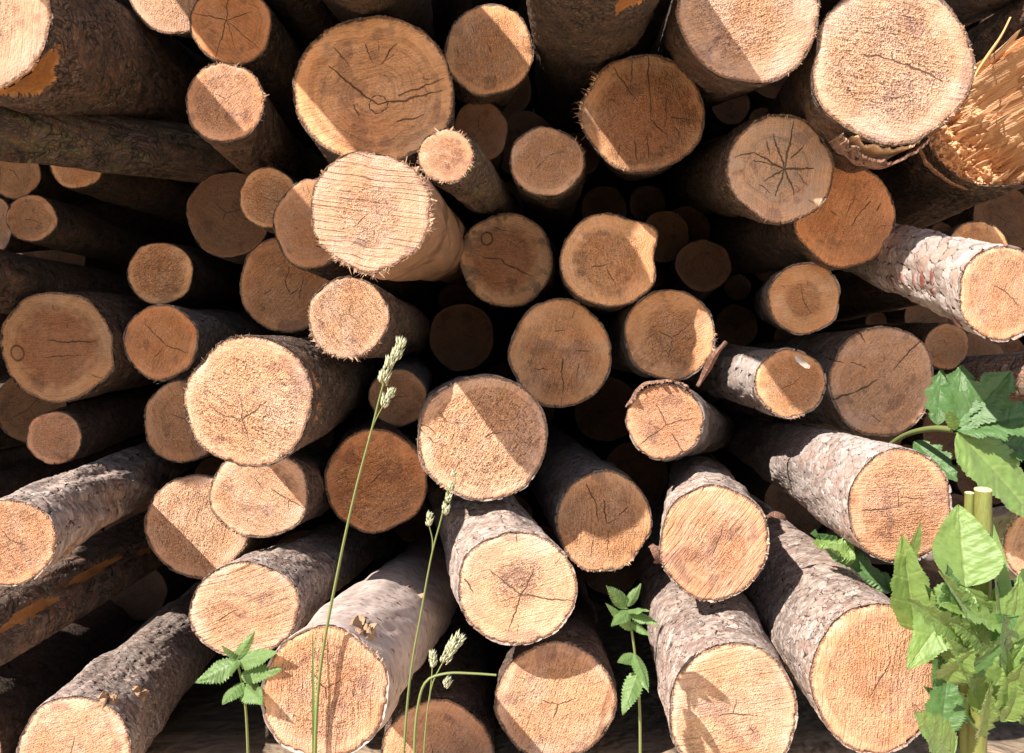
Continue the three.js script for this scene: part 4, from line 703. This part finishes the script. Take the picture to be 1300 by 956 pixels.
// the broken log: a long torn face that rises along the grain, and splinters standing off it
{
  const g = byLabel('broken log'), { R, dx, dy, rad } = g.userData.tmp, r = rng(515), nn = 512, tc = new Uint8Array(nn * nn * 4), th = new Uint8Array(nn * nn);
  for (let y = 0; y < nn; y++) for (let x = 0; x < nn; x++) {
    const X = x / nn, Y = y / nn, f = tn(X, Math.floor(Y * 3) * .1, 128) * .3 + tn(X + .2, 0, 64) * .25 + tn(X, Y, 32) * .25 + tn(X, Y, 8) * .2, b = tf(X, Y, 4), st = ss(.7, .8, tn(X + .4, Y, 16)) * ss(.5, .7, tn(X, Y + .3, 8)), k = .8 + .36 * f, i = y * nn + x;
    tc[i * 4] = e8(mix(mix(.72, .60, b) * k, .3, st * .6)); tc[i * 4 + 1] = e8(mix(mix(.47, .32, b) * k, .13, st * .6)); tc[i * 4 + 2] = e8(mix(mix(.29, .15, b) * k, .05, st * .6)); tc[i * 4 + 3] = 255; th[i] = cl(f * 1.3 - .15 - st * .2) * 255;
  }
  const torn = new THREE.MeshStandardMaterial({ map: tex(tc, nn, nn, true), bumpMap: tex(th, nn, nn, false), bumpScale: .003, roughness: .75 });
  // torn face: height along the grain depends on where in the section it lies, stepped in strips
  const A = .62, ca = Math.cos(A), sa = Math.sin(A), N = 150, P = [], U = [], I = [], W = N + 1, ok = [];
  const hgt = (x, y) => { const a = (x * ca + y * sa) / R, b = (-x * sa + y * ca) / R, q = b * 4.2 + (vn(a * 1.7 + 5, 3) - .5) * .7 + 20, st = Math.floor(q), o = vn(st * 7.7 + 3, 1.5), f = q - st, q2 = b * 9 + a * (o - .5) * 3 + 40, s2 = Math.floor(q2), o2 = vn(s2 * 3.3, 9.5), k = cl((a + .75 - .55 * o - .12 * o2) / 1.5); return -.025 + .62 * Math.pow(k, .85) * (.5 + .7 * o) + (o - .5) * .17 * ss(0, .25, k) + (o2 - .5) * .06 * ss(0, .2, k) + .02 * f * k + (vn(x * 220, y * 220) - .5) * .02 * (1 - ss(.02, .2, k)) + (vn(x * 70, y * 70) - .5) * .03 * (1 - ss(.05, .3, k)); };
  for (let i = 0; i <= N; i++) for (let j = 0; j <= N; j++) {
    const u = i / N * 2 - 1, v = j / N * 2 - 1, x0 = u * R * 1.08, y0 = v * R * 1.08, d = Math.hypot(x0, y0), t = Math.atan2(y0, x0), lim = rad(t) - .008, f = Math.min(1, lim / (d + 1e-6)), x = x0 * f, y = y0 * f, z = hgt(x, y);
    ok.push(d < lim * 1.06); P.push(x - dx * z, y - dy * z, z); U.push((x * -sa + y * ca) * 4 + (x * ca + y * sa) * 1.5, z * .7);
  }
  for (let i = 0; i < N; i++) for (let j = 0; j < N; j++) { const a = i * W + j, b = a + W; if (ok[a] && ok[b] && ok[a + 1] && ok[b + 1]) I.push(a, b, a + 1, a + 1, b, b + 1); }
  const gg0 = geom(P, I, U).toNonIndexed(); gg0.computeVertexNormals(); mesh('torn_face', gg0, torn, g);
  for (let i = 0; i < 34; i++) {
    const a = r() * 6.28, q = Math.sqrt(r()) * R * .86, x = q * Math.cos(a), y = q * Math.sin(a), z0 = hgt(x, y) - .06, len = .1 + .16 * r() * r(), w = .004 + r() * r() * .022, h = .002 + r() * .006, ori = A + 1.57 + (r() - .5) * .5;
    const P = [], U = [], I = [], n = 10, c = Math.cos(ori), s = Math.sin(ori), bend = (r() - .4) * .03, bend2 = (r() - .4) * .03;
    for (let j = 0; j <= n; j++) {
      const f = j / n, z = z0 + len * f, tp = Math.pow(1 - f, .6) * .94 + .04, ww = w * tp * (.9 + .2 * vn(f * 7 + i * 3, 1)), hh = h * tp, bx = x - dx * z + bend * f * f, by = y - dy * z + bend2 * f * f;
      for (const [u, v] of [[-1, -.7], [.2, -1.1], [1, -.2], [.7, .8], [-.5, 1]]) { P.push(bx + (u * ww * c - v * hh * s), by + (u * ww * s + v * hh * c), z); U.push(u * ww * 6 + i * .13, z * .7); }
      if (j) for (let m = 0; m < 5; m++) { const A = j * 5 + m, B = j * 5 + (m + 1) % 5; I.push(A - 5, B - 5, A, A, B - 5, B); }
    }
    const b = n * 5; I.push(b, b + 1, b + 2, b, b + 2, b + 3, b, b + 3, b + 4);
    const gg = geom(P, I, U).toNonIndexed(); gg.computeVertexNormals(); mesh('splinter', gg, torn, g);
  }
}
// the bark lip under the big bright end
{ const g = byLabel('large bright log end at the top right'); strip(g, g.userData.tmp.rad, -125 * D2R, -62 * D2R, .022, -.012, .06, 88); strip(g, (t) => g.userData.tmp.rad(t) - .004, -118 * D2R, -66 * D2R, .006, -.008, .05, 89, fringeMats.fibre); }
for (const o of scene.children) if (o.userData.tmp) delete o.userData.tmp;

// ---------------------------------------------------------------- ground, and an unseen bank added behind the pile to block light
{
  const n = 512, c = new Uint8Array(n * n * 4), h = new Uint8Array(n * n);
  for (let y = 0; y < n; y++) for (let x = 0; x < n; x++) {
    const X = x / n, Y = y / n, a = tf(X, Y, 6), b = tf(X, Y, 40), gsel = ss(.45, .6, tf(X + .5, Y + .2, 5)), k = .7 + .6 * b, i = y * n + x;
    c[i * 4] = e8(mix(.62, .46, gsel) * k); c[i * 4 + 1] = e8(mix(.46, .36, gsel) * k); c[i * 4 + 2] = e8(mix(.32, .22, gsel) * k); c[i * 4 + 3] = 255; h[i] = (b * .7 + a * .3) * 255;
  }
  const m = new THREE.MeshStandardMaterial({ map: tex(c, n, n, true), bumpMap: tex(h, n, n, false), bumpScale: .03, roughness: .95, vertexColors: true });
  const P = [], U = [], C = [], I = [], N = 150, ax = (t) => Math.sign(t) * (3 * Math.abs(t) + 117 * Math.pow(Math.abs(t), 4));
  for (let i = 0; i <= N; i++) for (let j = 0; j <= N; j++) {
    const x = ax(j / N * 2 - 1), z = -2.5 + ax(i / N * 2 - 1), q = -z;
    let y = -.16 * cl(q - 1.35, 0, 2.6) + 6 * cl(q - 4.05, 0, .55) * ss(60, 20, Math.abs(x)) + .3 * cl(q - 4.6, 0, 6) + (fbm(x * 2 + 50, z * 2 + 50) - .5) * .06 * ss(0, .3, Math.abs(q) * .2) + (fbm(x * .2 + 9, z * .2) - .5) * .5 * ss(5, 25, Math.hypot(x, z));
    P.push(x, y - .01, z); U.push(x / 1.6, z / 1.6); { const k = mix(1, .16, ss(1.35, 1.75, q) * ss(9, 6, Math.abs(x))); C.push(k, k, k); } if (i && j) { const A = i * (N + 1) + j; I.push(A, A - N - 1, A - N - 2, A, A - N - 2, A - 1); }  // shade under and behind the pile put into the ground colour
  }
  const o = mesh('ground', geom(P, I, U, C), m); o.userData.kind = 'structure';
}

// ---------------------------------------------------------------- plants
const V = (x, y, z) => new THREE.Vector3(x, y, z);
const leafMat = (r, g, b) => new THREE.MeshPhysicalMaterial({ color: new THREE.Color().setRGB(r, g, b), vertexColors: true, roughness: .55, transmission: .36, thickness: 0, side: THREE.DoubleSide });
const GREEN = leafMat(.20, .32, .075), DEEP = leafMat(.085, .19, .05), NETTLE = leafMat(.15, .26, .07), stemMat = new THREE.MeshStandardMaterial({ color: new THREE.Color().setRGB(.17, .205, .065), roughness: .6 }), dryMat = new THREE.MeshStandardMaterial({ color: new THREE.Color().setRGB(.46, .46, .30), roughness: .9 });
// a leaf blade from base to tip; half width W, forward-pointing lobes, serrate margin, folded along the midrib
function leaf(name, parent, base, tip, W, o, mat) {
  const { lobes = 0, depth = .4, serr = 22, sd = .1, fold = .25, droop = 0, nrm = V(0, .3, 1), seed = 1, sweep = .25, env = 0, wave = .05, twist = 0 } = o, r = rng(seed), mid = tip.clone().sub(base), Ln = mid.length(), d = mid.clone().normalize();
  const s = new THREE.Vector3().crossVectors(nrm, d).normalize(), nn = new THREE.Vector3().crossVectors(d, s).normalize(), nu = 120, nv = 16, P = [], C = [], I = [], pL = r() * 9;
  for (let i = 0; i <= nu; i++) for (let j = -nv; j <= nv; j++) {
    const u = i / nu, v = j / nv, av = Math.abs(v), sg = j < 0 ? 1 : 2; let e = env === 1 ? Math.pow(Math.sin(Math.PI * Math.pow(u, .55)), .8) : env === 2 ? Math.pow(1 - u, .6) * Math.pow(cl(u * 6), .6) : Math.pow(Math.sin(Math.PI * Math.pow(u, .8)), .75);
    if (lobes) { const f = (u * lobes + sg * .17 + .12 * Math.sin(pL + u * 11)) % 1; e *= 1 - depth * Math.pow(Math.abs(f * 2 - 1), 1.3); }
    const f2 = (u * serr + sg * .3) % 1; e *= 1 - sd * f2 - sd * .6 * ((u * serr * 2.7 + .4) % 1);
    const w = W * e * v, uu = u + sweep * av * av * e * W / Ln * (1 - u * .6), tw = twist * u;
    const vein = lobes || 7, vf = Math.abs(((uu - .55 * av * W / Ln * e * 1.2) * vein * 1.0 + sg * .17 + 10) % 1 - .5), isV = 1 - ss(.0, .09, vf), rib = 1 - ss(.02, .07, av);
    const z = fold * Math.abs(w) - droop * Ln * uu * uu + wave * W * (vn(u * 5 + seed * 3, v * 2 + 9) - .5) * 2 * av - .02 * W * isV * (1 - rib) - .03 * W * rib + W * .012 * Math.cos(vf * 6.28) + W * (fbm(u * 13 + seed * 7, v * 4 + 20) - .5) * .07;
    const p = base.clone().addScaledVector(d, uu * Ln).addScaledVector(s, w * Math.cos(tw) ).addScaledVector(nn, z + w * Math.sin(tw));
    P.push(p.x - parent.position.x, p.y - parent.position.y, p.z - parent.position.z);
    const k = .82 + .36 * fbm(u * 7 + seed, v * 3), pale = Math.max(isV * .45, rib * .9); C.push(mix(k, 1.4, pale), mix(k, 1.18, pale), mix(k, 1.6, pale));
    if (i && j > -nv) { const A = i * (2 * nv + 1) + j + nv, w2 = 2 * nv + 1; I.push(A, A - 1, A - w2 - 1, A, A - w2 - 1, A - w2); }
  }
  return mesh(name, geom(P, I, null, C), mat, parent);
}
function tube(name, parent, pts, r0, r1, mat, seg = 40) {
  const curve = new THREE.CatmullRomCurve3(pts.map((p) => p.clone().sub(parent.position))), g = new THREE.TubeGeometry(curve, seg, 1, 8), p = g.attributes.position, c = V(0, 0, 0);
  for (let i = 0; i <= seg; i++) { curve.getPointAt(i / seg, c); const q = mix(r0, r1, i / seg); for (let j = 0; j <= 8; j++) { const k = i * 9 + j; p.setXYZ(k, c.x + (p.getX(k) - c.x) * q, c.y + (p.getY(k) - c.y) * q, c.z + (p.getZ(k) - c.z) * q); } }
  g.computeVertexNormals(); return mesh(name, g, mat, parent);
}
// a cocksfoot seed head: dense lumps of small spikelets
function head(parent, lumps, seed) {
  const r = rng(seed), P = [], I = [];
  for (const [p, rad, up] of lumps) for (let i = 0; i < 80; i++) {
    const a = r() * 6.28, el = Math.acos(2 * r() - 1), o = V(Math.sin(el) * Math.cos(a), Math.cos(el), Math.sin(el) * Math.sin(a)), c = p.clone().sub(parent.position).addScaledVector(o, rad * .55 * Math.cbrt(r())).addScaledVector(up, rad * (r() - .6) * 1.1), d = up.clone().multiplyScalar(1.9).addScaledVector(o, .7).normalize(), ln = rad * (.6 + .75 * r()), w = ln * .13;
    const s = new THREE.Vector3().crossVectors(d, V(r() - .5, r() - .5, r() - .5)).normalize(), t = new THREE.Vector3().crossVectors(d, s), b = P.length / 3;
    for (const q of [c, c.clone().addScaledVector(d, ln * .4).addScaledVector(s, w), c.clone().addScaledVector(d, ln * .4).addScaledVector(t, w * .7), c.clone().addScaledVector(d, ln * .4).addScaledVector(s, -w), c.clone().addScaledVector(d, ln * .4).addScaledVector(t, -w * .7), c.clone().addScaledVector(d, ln)]) P.push(q.x, q.y, q.z);
    for (const [x, y] of [[1, 2], [2, 3], [3, 4], [4, 1]]) I.push(b, b + y, b + x, b + 5, b + x, b + y);
  }
  const m = mesh('seed_head', geom(P, I), dryMat, parent); m.userData.kind = 'stuff'; return m;
}
const UP = V(.25, 1, 0).normalize(), px = (Z) => Z / F;
{ // tall grass at left
  const Z = 1.08, g = thing('grass_stalk', 'tallest green grass stalk with a pale seed head, rising left of the centre', 'grass', P3(398, 1085, Z), 'flowering grass stalks');
  tube('stem', g, [P3(398, 1085, Z), P3(405, 866, Z), P3(430, 720, Z), P3(452, 620, Z), P3(472, 545, Z), P3(486, 490, Z), P3(500, 450, Z)], 2.6 * px(Z), 1.1 * px(Z), stemMat, 60);
  tube('side_stem', g, [P3(468, 556, Z), P3(476, 535, Z), P3(487, 514, Z)], 1 * px(Z), .8 * px(Z), stemMat, 12);
  head(g, [[P3(487, 482, Z), 10 * px(Z), UP], [P3(494, 463, Z), 9 * px(Z), UP], [P3(503, 452, Z), 9 * px(Z), UP], [P3(508, 441, Z), 9 * px(Z), UP], [P3(489, 511, Z), 8 * px(Z), UP], [P3(495, 501, Z), 7 * px(Z), UP]], 5);
  leaf('blade', g, P3(400, 1000, Z), P3(396, 790, Z), 3 * px(Z), { serr: 1, sd: 0, fold: .5, env: 2, droop: .02 }, NETTLE);
}
{ // shorter grass
  const Z = 1.12, g = thing('grass_stalk', 'thinner grass stalk with two small seed heads in front of the half lit centre log', 'grass', P3(505, 1085, Z), 'flowering grass stalks');
  tube('stem', g, [P3(505, 1085, Z), P3(520, 866, Z), P3(536, 770, Z), P3(549, 700, Z), P3(561, 655, Z), P3(571, 612, Z)], 2 * px(Z), .9 * px(Z), stemMat, 60);
  tube('side_stem', g, [P3(549, 700, Z), P3(549, 685, Z), P3(545, 668, Z)], .9 * px(Z), .7 * px(Z), stemMat, 10);
  const up = V(.15, 1, 0).normalize(); head(g, [[P3(566, 648, Z), 7 * px(Z), up], [P3(569, 634, Z), 6 * px(Z), up], [P3(572, 620, Z), 6 * px(Z), up], [P3(576, 603, Z), 5 * px(Z), up], [P3(545, 664, Z), 6 * px(Z), up], [P3(545, 656, Z), 5 * px(Z), up]], 8);
}
{ // low grass with arching blade
  const Z = 1.1, g = thing('grass_stalk', 'low grass with pale plumes and an arching blade at the bottom edge', 'grass', P3(525, 1085, Z), 'flowering grass stalks');
  tube('stem', g, [P3(535, 1085, Z), P3(540, 930, Z), P3(549, 868, Z), P3(560, 845, Z), P3(570, 828, Z)], 1.4 * px(Z), .8 * px(Z), stemMat, 30);
  tube('side_stem', g, [P3(545, 890, Z), P3(548, 860, Z), P3(549, 842, Z)], 1 * px(Z), .7 * px(Z), stemMat, 10);
  const up = V(.55, 1, 0).normalize(), up2 = V(.1, 1, 0).normalize(); head(g, [[P3(566, 836, Z), 9 * px(Z), up], [P3(573, 825, Z), 11 * px(Z), up], [P3(580, 815, Z), 9 * px(Z), up], [P3(549, 842, Z), 7 * px(Z), up2], [P3(549, 834, Z), 6 * px(Z), up2], [P3(567, 868, Z), 7 * px(Z), up]], 13);
  tube('blade', g, [P3(525, 1085, Z), P3(530, 900, Z), P3(542, 864, Z), P3(566, 855, Z), P3(600, 855, Z), P3(630, 857, Z)], 2.2 * px(Z), 1.4 * px(Z), stemMat, 40);
}
function nettle(label, Z, stem, leaves, seed) {
  const g = thing('nettle', label, 'nettle', P3(stem[0][0], stem[0][1], Z), 'young nettles');
  tube('stem', g, stem.map(([x, y]) => P3(x, y, Z)), 2.4 * px(Z), 1.4 * px(Z), stemMat, 30);
  leaves.forEach(([bx, by, tx, ty, w, dz, nx, ny], i) => leaf('leaf', g, P3(bx, by, Z - .003), P3(tx, ty, Z - dz), w * px(Z), { serr: 13, sd: .2, fold: -.35, env: 1, nrm: V(nx, ny, 1), seed: seed + i, droop: .12, wave: .12 }, NETTLE));
  return g;
}
nettle('young nettle at the bottom edge in front of the grooved oval log end', 1.12, [[318, 1085], [312, 900], [306, 860], [300, 838]], [[300, 840, 246, 864, 17, .03, -.3, .8], [303, 840, 345, 826, 14, .05, .3, .9], [300, 838, 322, 803, 9, .0, .2, .3], [299, 838, 280, 822, 6, .02, -.4, .5], [306, 858, 352, 848, 13, .04, .3, .8], [308, 866, 282, 890, 14, .05, -.2, .8], [308, 870, 330, 888, 15, .06, .3, .9], [300, 838, 290, 852, 8, .05, 0, .9]], 21);
nettle('young nettle in front of the pinkish flaky log, below the diagonally grooved end', 1.16, [[812, 1085], [812, 900], [806, 830], [800, 790], [796, 772]], [[796, 772, 773, 747, 11, .03, -.4, .6], [797, 770, 815, 742, 8, .0, .3, .3], [798, 774, 822, 770, 10, .05, .4, .8], [799, 775, 778, 790, 10, .05, -.3, .8], [800, 778, 836, 790, 9, .04, .3, .9], [803, 800, 772, 768, 8, .03, -.3, .7], [806, 830, 826, 875, 12, .06, .5, .7], [807, 832, 786, 838, 9, .03, -.3, .9], [810, 852, 790, 905, 14, .05, -.3, .7], [801, 790, 826, 806, 7, .02, .3, .8]], 51);
{ // big leaves at the right edge, upper
  const Z = 1.42, g = thing('hogweed_plant', 'large dark green lobed leaves above the tan log end at the right edge', 'plant', P3(1150, 552, 1.7), 'hogweed plants');
  tube('leaf_stalk', g, [P3(1120, 572, 1.75), P3(1150, 552, 1.62), P3(1185, 544, 1.5), P3(1213, 546, Z)], 3.2 * px(Z), 4.2 * px(Z), stemMat, 24);
  const c = P3(1213, 546, Z), o = (x) => ({ lobes: 4, depth: .35, serr: 24, sd: .14, fold: .3, droop: .05, ...x });
  leaf('leaf_lobe', g, c, P3(1222, 462, Z + .03), 28 * px(Z), o({ seed: 61, nrm: V(-.5, .2, 1) }), DEEP);
  leaf('leaf_lobe', g, c, P3(1285, 470, Z - .02), 34 * px(Z), o({ seed: 62, nrm: V(-.1, .8, 1) }), DEEP);
  leaf('leaf_lobe', g, c, P3(1335, 520, Z - .06), 38 * px(Z), o({ seed: 63, nrm: V(.2, .9, 1) }), DEEP);
  leaf('leaf_lobe', g, P3(1216, 548, Z), P3(1330, 660, Z - .08), 50 * px(Z), { lobes: 3, depth: .12, serr: 16, sd: .07, fold: .1, droop: .1, env: 1, seed: 64, nrm: V(.1, .8, 1) }, GREEN);
  leaf('leaf_lobe', g, P3(1250, 560, Z + .03), P3(1345, 575, Z - .02), 34 * px(Z), o({ seed: 65, nrm: V(0, .9, 1) }), DEEP);
  leaf('leaf_lobe', g, c, P3(1204, 520, Z - .02), 8 * px(Z), { serr: 6, sd: .15, seed: 66, nrm: V(-.6, .1, 1) }, GREEN);
  leaf('leaf_lobe', g, P3(1160, 560, 1.6), P3(1216, 610, 1.52), 22 * px(1.6), o({ seed: 67, nrm: V(-.2, .5, 1) }), DEEP);
  leaf('leaf_lobe', g, P3(1190, 540, 1.6), P3(1196, 468, 1.62), 20 * px(1.6), o({ seed: 68, nrm: V(-.6, .2, 1) }), DEEP);
}
{ // lower right: cut stems and tall leaves
  const Z = 1.17, g = thing('hogweed_plant', 'cut green stems with pale drooping leaves in the bottom right corner', 'plant', P3(1238, 1085, Z), 'hogweed plants');
  const cut = new THREE.MeshStandardMaterial({ color: new THREE.Color().setRGB(.55, .55, .28), roughness: .7 });
  const stalk = new THREE.MeshStandardMaterial({ map: bareTex[0], color: new THREE.Color().setRGB(.42, 1.0, .75), bumpMap: bareTex[1], bumpScale: .001, roughness: .5 });
  tube('stem', g, [P3(1238, 1085, Z), P3(1240, 900, Z + .02), P3(1246, 760, Z + .02), P3(1248, 622, Z + .03)], 13 * px(Z), 10 * px(Z), stalk, 24);
  tube('stem', g, [P3(1228, 1085, Z), P3(1226, 900, Z + .03), P3(1228, 760, Z + .04), P3(1231, 626, Z + .05)], 8 * px(Z), 6 * px(Z), stalk, 24);
  for (const [x, y, q, z] of [[1248, 622, 9.5, .03], [1231, 626, 5.4, .05]]) { const d = mesh('cut_end', new THREE.TorusGeometry(q * px(Z) * .8, q * px(Z) * .28, 8, 20), cut, g); d.position.copy(P3(x, y, Z + z)).sub(g.position); d.rotation.x = Math.PI / 2; }
  const o = (x) => ({ lobes: 4, depth: .14, serr: 26, sd: .09, fold: .18, droop: .04, env: 1, ...x });
  leaf('leaf', g, P3(1226, 745, Z - .02), P3(1218, 640, Z + .02), 40 * px(Z), { ...o({ seed: 71, nrm: V(-.25, .35, 1), lobes: 0, sd: .04, fold: .35 }) }, GREEN);
  leaf('leaf', g, P3(1226, 745, Z - .02), P3(1152, 850, Z - .06), 32 * px(Z), o({ seed: 72, nrm: V(-.4, .5, 1) }), GREEN);
  leaf('leaf', g, P3(1226, 745, Z - .02), P3(1224, 880, Z + .03), 42 * px(Z), o({ seed: 73, nrm: V(.0, .1, 1), fold: .1 }), GREEN);
  leaf('leaf', g, P3(1162, 800, Z), P3(1146, 680, Z - .03), 28 * px(Z), o({ seed: 74, nrm: V(-.4, .1, 1), fold: .5 }), GREEN);
  leaf('leaf', g, P3(1148, 730, Z - .01), P3(1172, 662, Z - .03), 12 * px(Z), o({ seed: 75, nrm: V(.3, .2, 1), lobes: 2, depth: .3 }), GREEN);
  leaf('leaf', g, P3(1272, 800, Z - .02), P3(1262, 655, Z + .02), 15 * px(Z), o({ seed: 76, nrm: V(.3, .1, 1), lobes: 0, sd: .03, fold: .5 }), GREEN);
  leaf('leaf', g, P3(1275, 880, Z - .03), P3(1300, 730, Z - .05), 36 * px(Z), o({ seed: 77, nrm: V(.1, .4, 1), lobes: 7, depth: .3, sd: .16 }), GREEN);
  leaf('leaf', g, P3(1240, 905, Z - .06), P3(1310, 810, Z - .09), 34 * px(Z), o({ seed: 78, nrm: V(.1, .5, 1), serr: 18, sd: .13 }), GREEN);
  leaf('leaf', g, P3(1195, 930, Z - .03), P3(1205, 850, Z - .02), 26 * px(Z), o({ seed: 79, nrm: V(-.2, .5, 1), sd: .16 }), DEEP);
  leaf('leaf', g, P3(1290, 780, Z + .03), P3(1320, 700, Z + .03), 24 * px(Z), o({ seed: 80, nrm: V(0, .3, 1), lobes: 5, depth: .35, sd: .16 }), DEEP);
  leaf('leaf', g, P3(1262, 830, Z), P3(1268, 740, Z - .01), 24 * px(Z), o({ seed: 82, nrm: V(-.2, .3, 1), lobes: 6, depth: .35, sd: .2, wave: .12 }), GREEN);
  leaf('leaf', g, P3(1300, 880, Z), P3(1285, 770, Z + .02), 26 * px(Z), o({ seed: 83, nrm: V(.2, .3, 1), lobes: 6, depth: .35, sd: .2, wave: .12 }), DEEP);
  leaf('leaf', g, P3(1235, 760, Z + .03), P3(1262, 850, Z + .04), 30 * px(Z), o({ seed: 84, nrm: V(.3, .2, 1), fold: .1 }), GREEN);
  leaf('leaf', g, P3(1225, 765, Z + .02), P3(1185, 880, Z + .05), 24 * px(Z), o({ seed: 85, nrm: V(-.3, .1, 1), sd: .15 }), DEEP);
  { const rr = rng(404); for (let i = 0; i < 30; i++) { const bx = i % 2 ? 1190 + rr() * 115 : 1180 + rr() * 130, by = i % 2 ? 790 + rr() * 170 : 770 + rr() * 160, a = -1.57 + (rr() - .5) * 2.4, ln = 45 + rr() * 55, dz = i % 2 ? -.1 - rr() * .05 : (rr() - .3) * .06; leaf('leaf', g, P3(bx, by, Z + .05 + dz), P3(bx + Math.cos(a) * ln, by + Math.sin(a) * ln, Z + .02 + dz - rr() * .06), (13 + rr() * 12) * px(Z), { lobes: 3 + Math.floor(rr() * 4), depth: .2 + rr() * .25, serr: 14 + Math.floor(rr() * 12), sd: .12 + rr() * .1, fold: .15 + rr() * .4, droop: rr() * .15, wave: .1, env: 1, seed: 120 + i, nrm: V((rr() - .6) * .8, .2 + rr() * .6, 1) }, i % 3 ? GREEN : DEEP); } }
  leaf('leaf', g, P3(1210, 960, Z - .07), P3(1165, 905, Z - .1), 30 * px(Z), o({ seed: 81, nrm: V(-.2, .8, 1), sd: .14 }), GREEN);
}
{ // crumpled leaf between two logs
  const Z = 1.36, g = thing('hogweed_leaf', 'crumpled green leaf lying between the tan log and the pinkish log below it', 'leaf', P3(1032, 682, Z + .06));
  leaf('leaf_lobe', g, P3(1130, 752, Z), P3(1030, 676, Z + .06), 22 * px(Z), { serr: 9, sd: .18, lobes: 3, depth: .2, fold: .5, wave: .5, seed: 91, env: 1, nrm: V(-.2, 1, .6) }, DEEP);
  leaf('leaf_lobe', g, P3(1085, 712, Z + .01), P3(1036, 684, Z + .04), 18 * px(Z), { serr: 7, sd: .2, fold: .6, wave: .6, seed: 92, env: 1, nrm: V(-.4, 1, .5) }, GREEN);
}

// ---------------------------------------------------------------- loose chips, sticks and flakes lying on the logs
function chip(name, label, cat, pts, w, th, mat, group) {
  const g = thing(name, label, cat, P3(...pts[0]), group), c = new THREE.CatmullRomCurve3(pts.map((p) => P3(...p).sub(g.position))), n = 26, P = [], I = [], U = [], s = V(0, 0, 0), r = rng(Math.round(pts[0][0] * 7));
  for (let i = 0; i <= n; i++) {
    const f = i / n, p = c.getPointAt(f), t = c.getTangentAt(f); s.crossVectors(t, V(.2, .3, 1)).normalize(); const up = new THREE.Vector3().crossVectors(s, t), ww = w * (.35 + .65 * Math.sin(Math.PI * cl(f, .1, .9))) * (.8 + .4 * vn(f * 5 + pts[0][0], 2)), sk = (vn(f * 7 + pts[0][0], 6) - .5) * w * .9;
    for (const [a, b] of [[-1, -.3], [.1, -1], [1, .1], [0, .8]]) { U.push(a * w * 3 + f, b * .05 + f * .4); P.push(p.x + s.x * a * ww + up.x * b * th, p.y + s.y * a * ww + up.y * b * th, p.z + s.z * (a * ww + sk) + up.z * b * th); }
    if (i) for (let k = 0; k < 4; k++) { const A = i * 4 + k, B = i * 4 + (k + 1) % 4; I.push(A - 4, B - 4, A, A, B - 4, B); }
  }
  const gg = geom(P, I, U).toNonIndexed(); gg.computeVertexNormals(); mesh('piece', gg, mat, g); return g;
}
const barkBit = BARK.t, bitMat = (r, g, b) => new THREE.MeshStandardMaterial({ map: barkBit.map, bumpMap: barkBit.bump, bumpScale: .003, roughness: .85, color: new THREE.Color().setRGB(r, g, b) });
const pinkBark = bitMat(.62, .40, .32), straw = new THREE.MeshStandardMaterial({ color: new THREE.Color().setRGB(.5, .3, .12), roughness: .7 });
chip('stick', 'torn stick of wood leaning between the sunlit-cornered end and the short ragged log', 'stick', [[886, 490, 1.62], [898, 468, 1.6], [908, 450, 1.58], [922, 434, 1.58]], .009, .006, pinkBark);
chip('twig', 'thin orange twig bent in front of the greyish cracked end in the top right corner', 'twig', [[1230, 112, 1.5], [1240, 92, 1.5], [1256, 68, 1.52], [1272, 44, 1.55], [1283, 22, 1.55]], .0035, .003, straw);
chip('bark_flake', 'curled reddish bark flake hanging at the left of the diagonally grooved end', 'bark flake', [[826, 692, 1.41], [834, 700, 1.395], [838, 709, 1.395], [833, 715, 1.41]], .011, .0015, pinkBark);
chip('bark_flake', 'reddish bark flake between the scaly grey log and the pinkish log below', 'bark flake', [[972, 657, 1.42], [982, 653, 1.41], [994, 656, 1.41], [998, 660, 1.42]], .007, .0015, pinkBark);
chip('wood_chip', 'loose pale chip stuck on the ragged collar of the short grey log', 'wood chip', [[1010, 452, 1.555], [1018, 460, 1.55], [1028, 466, 1.552]], .009, .003, new THREE.MeshStandardMaterial({ color: new THREE.Color().setRGB(.62, .52, .45), roughness: .6 }));
chip('straw', 'short straw sticking to the shaded top of the half lit centre log', 'straw', [[633, 507, 1.53], [638, 498, 1.525], [643, 486, 1.525]], .0022, .002, straw);

renderer.render(scene, camera);
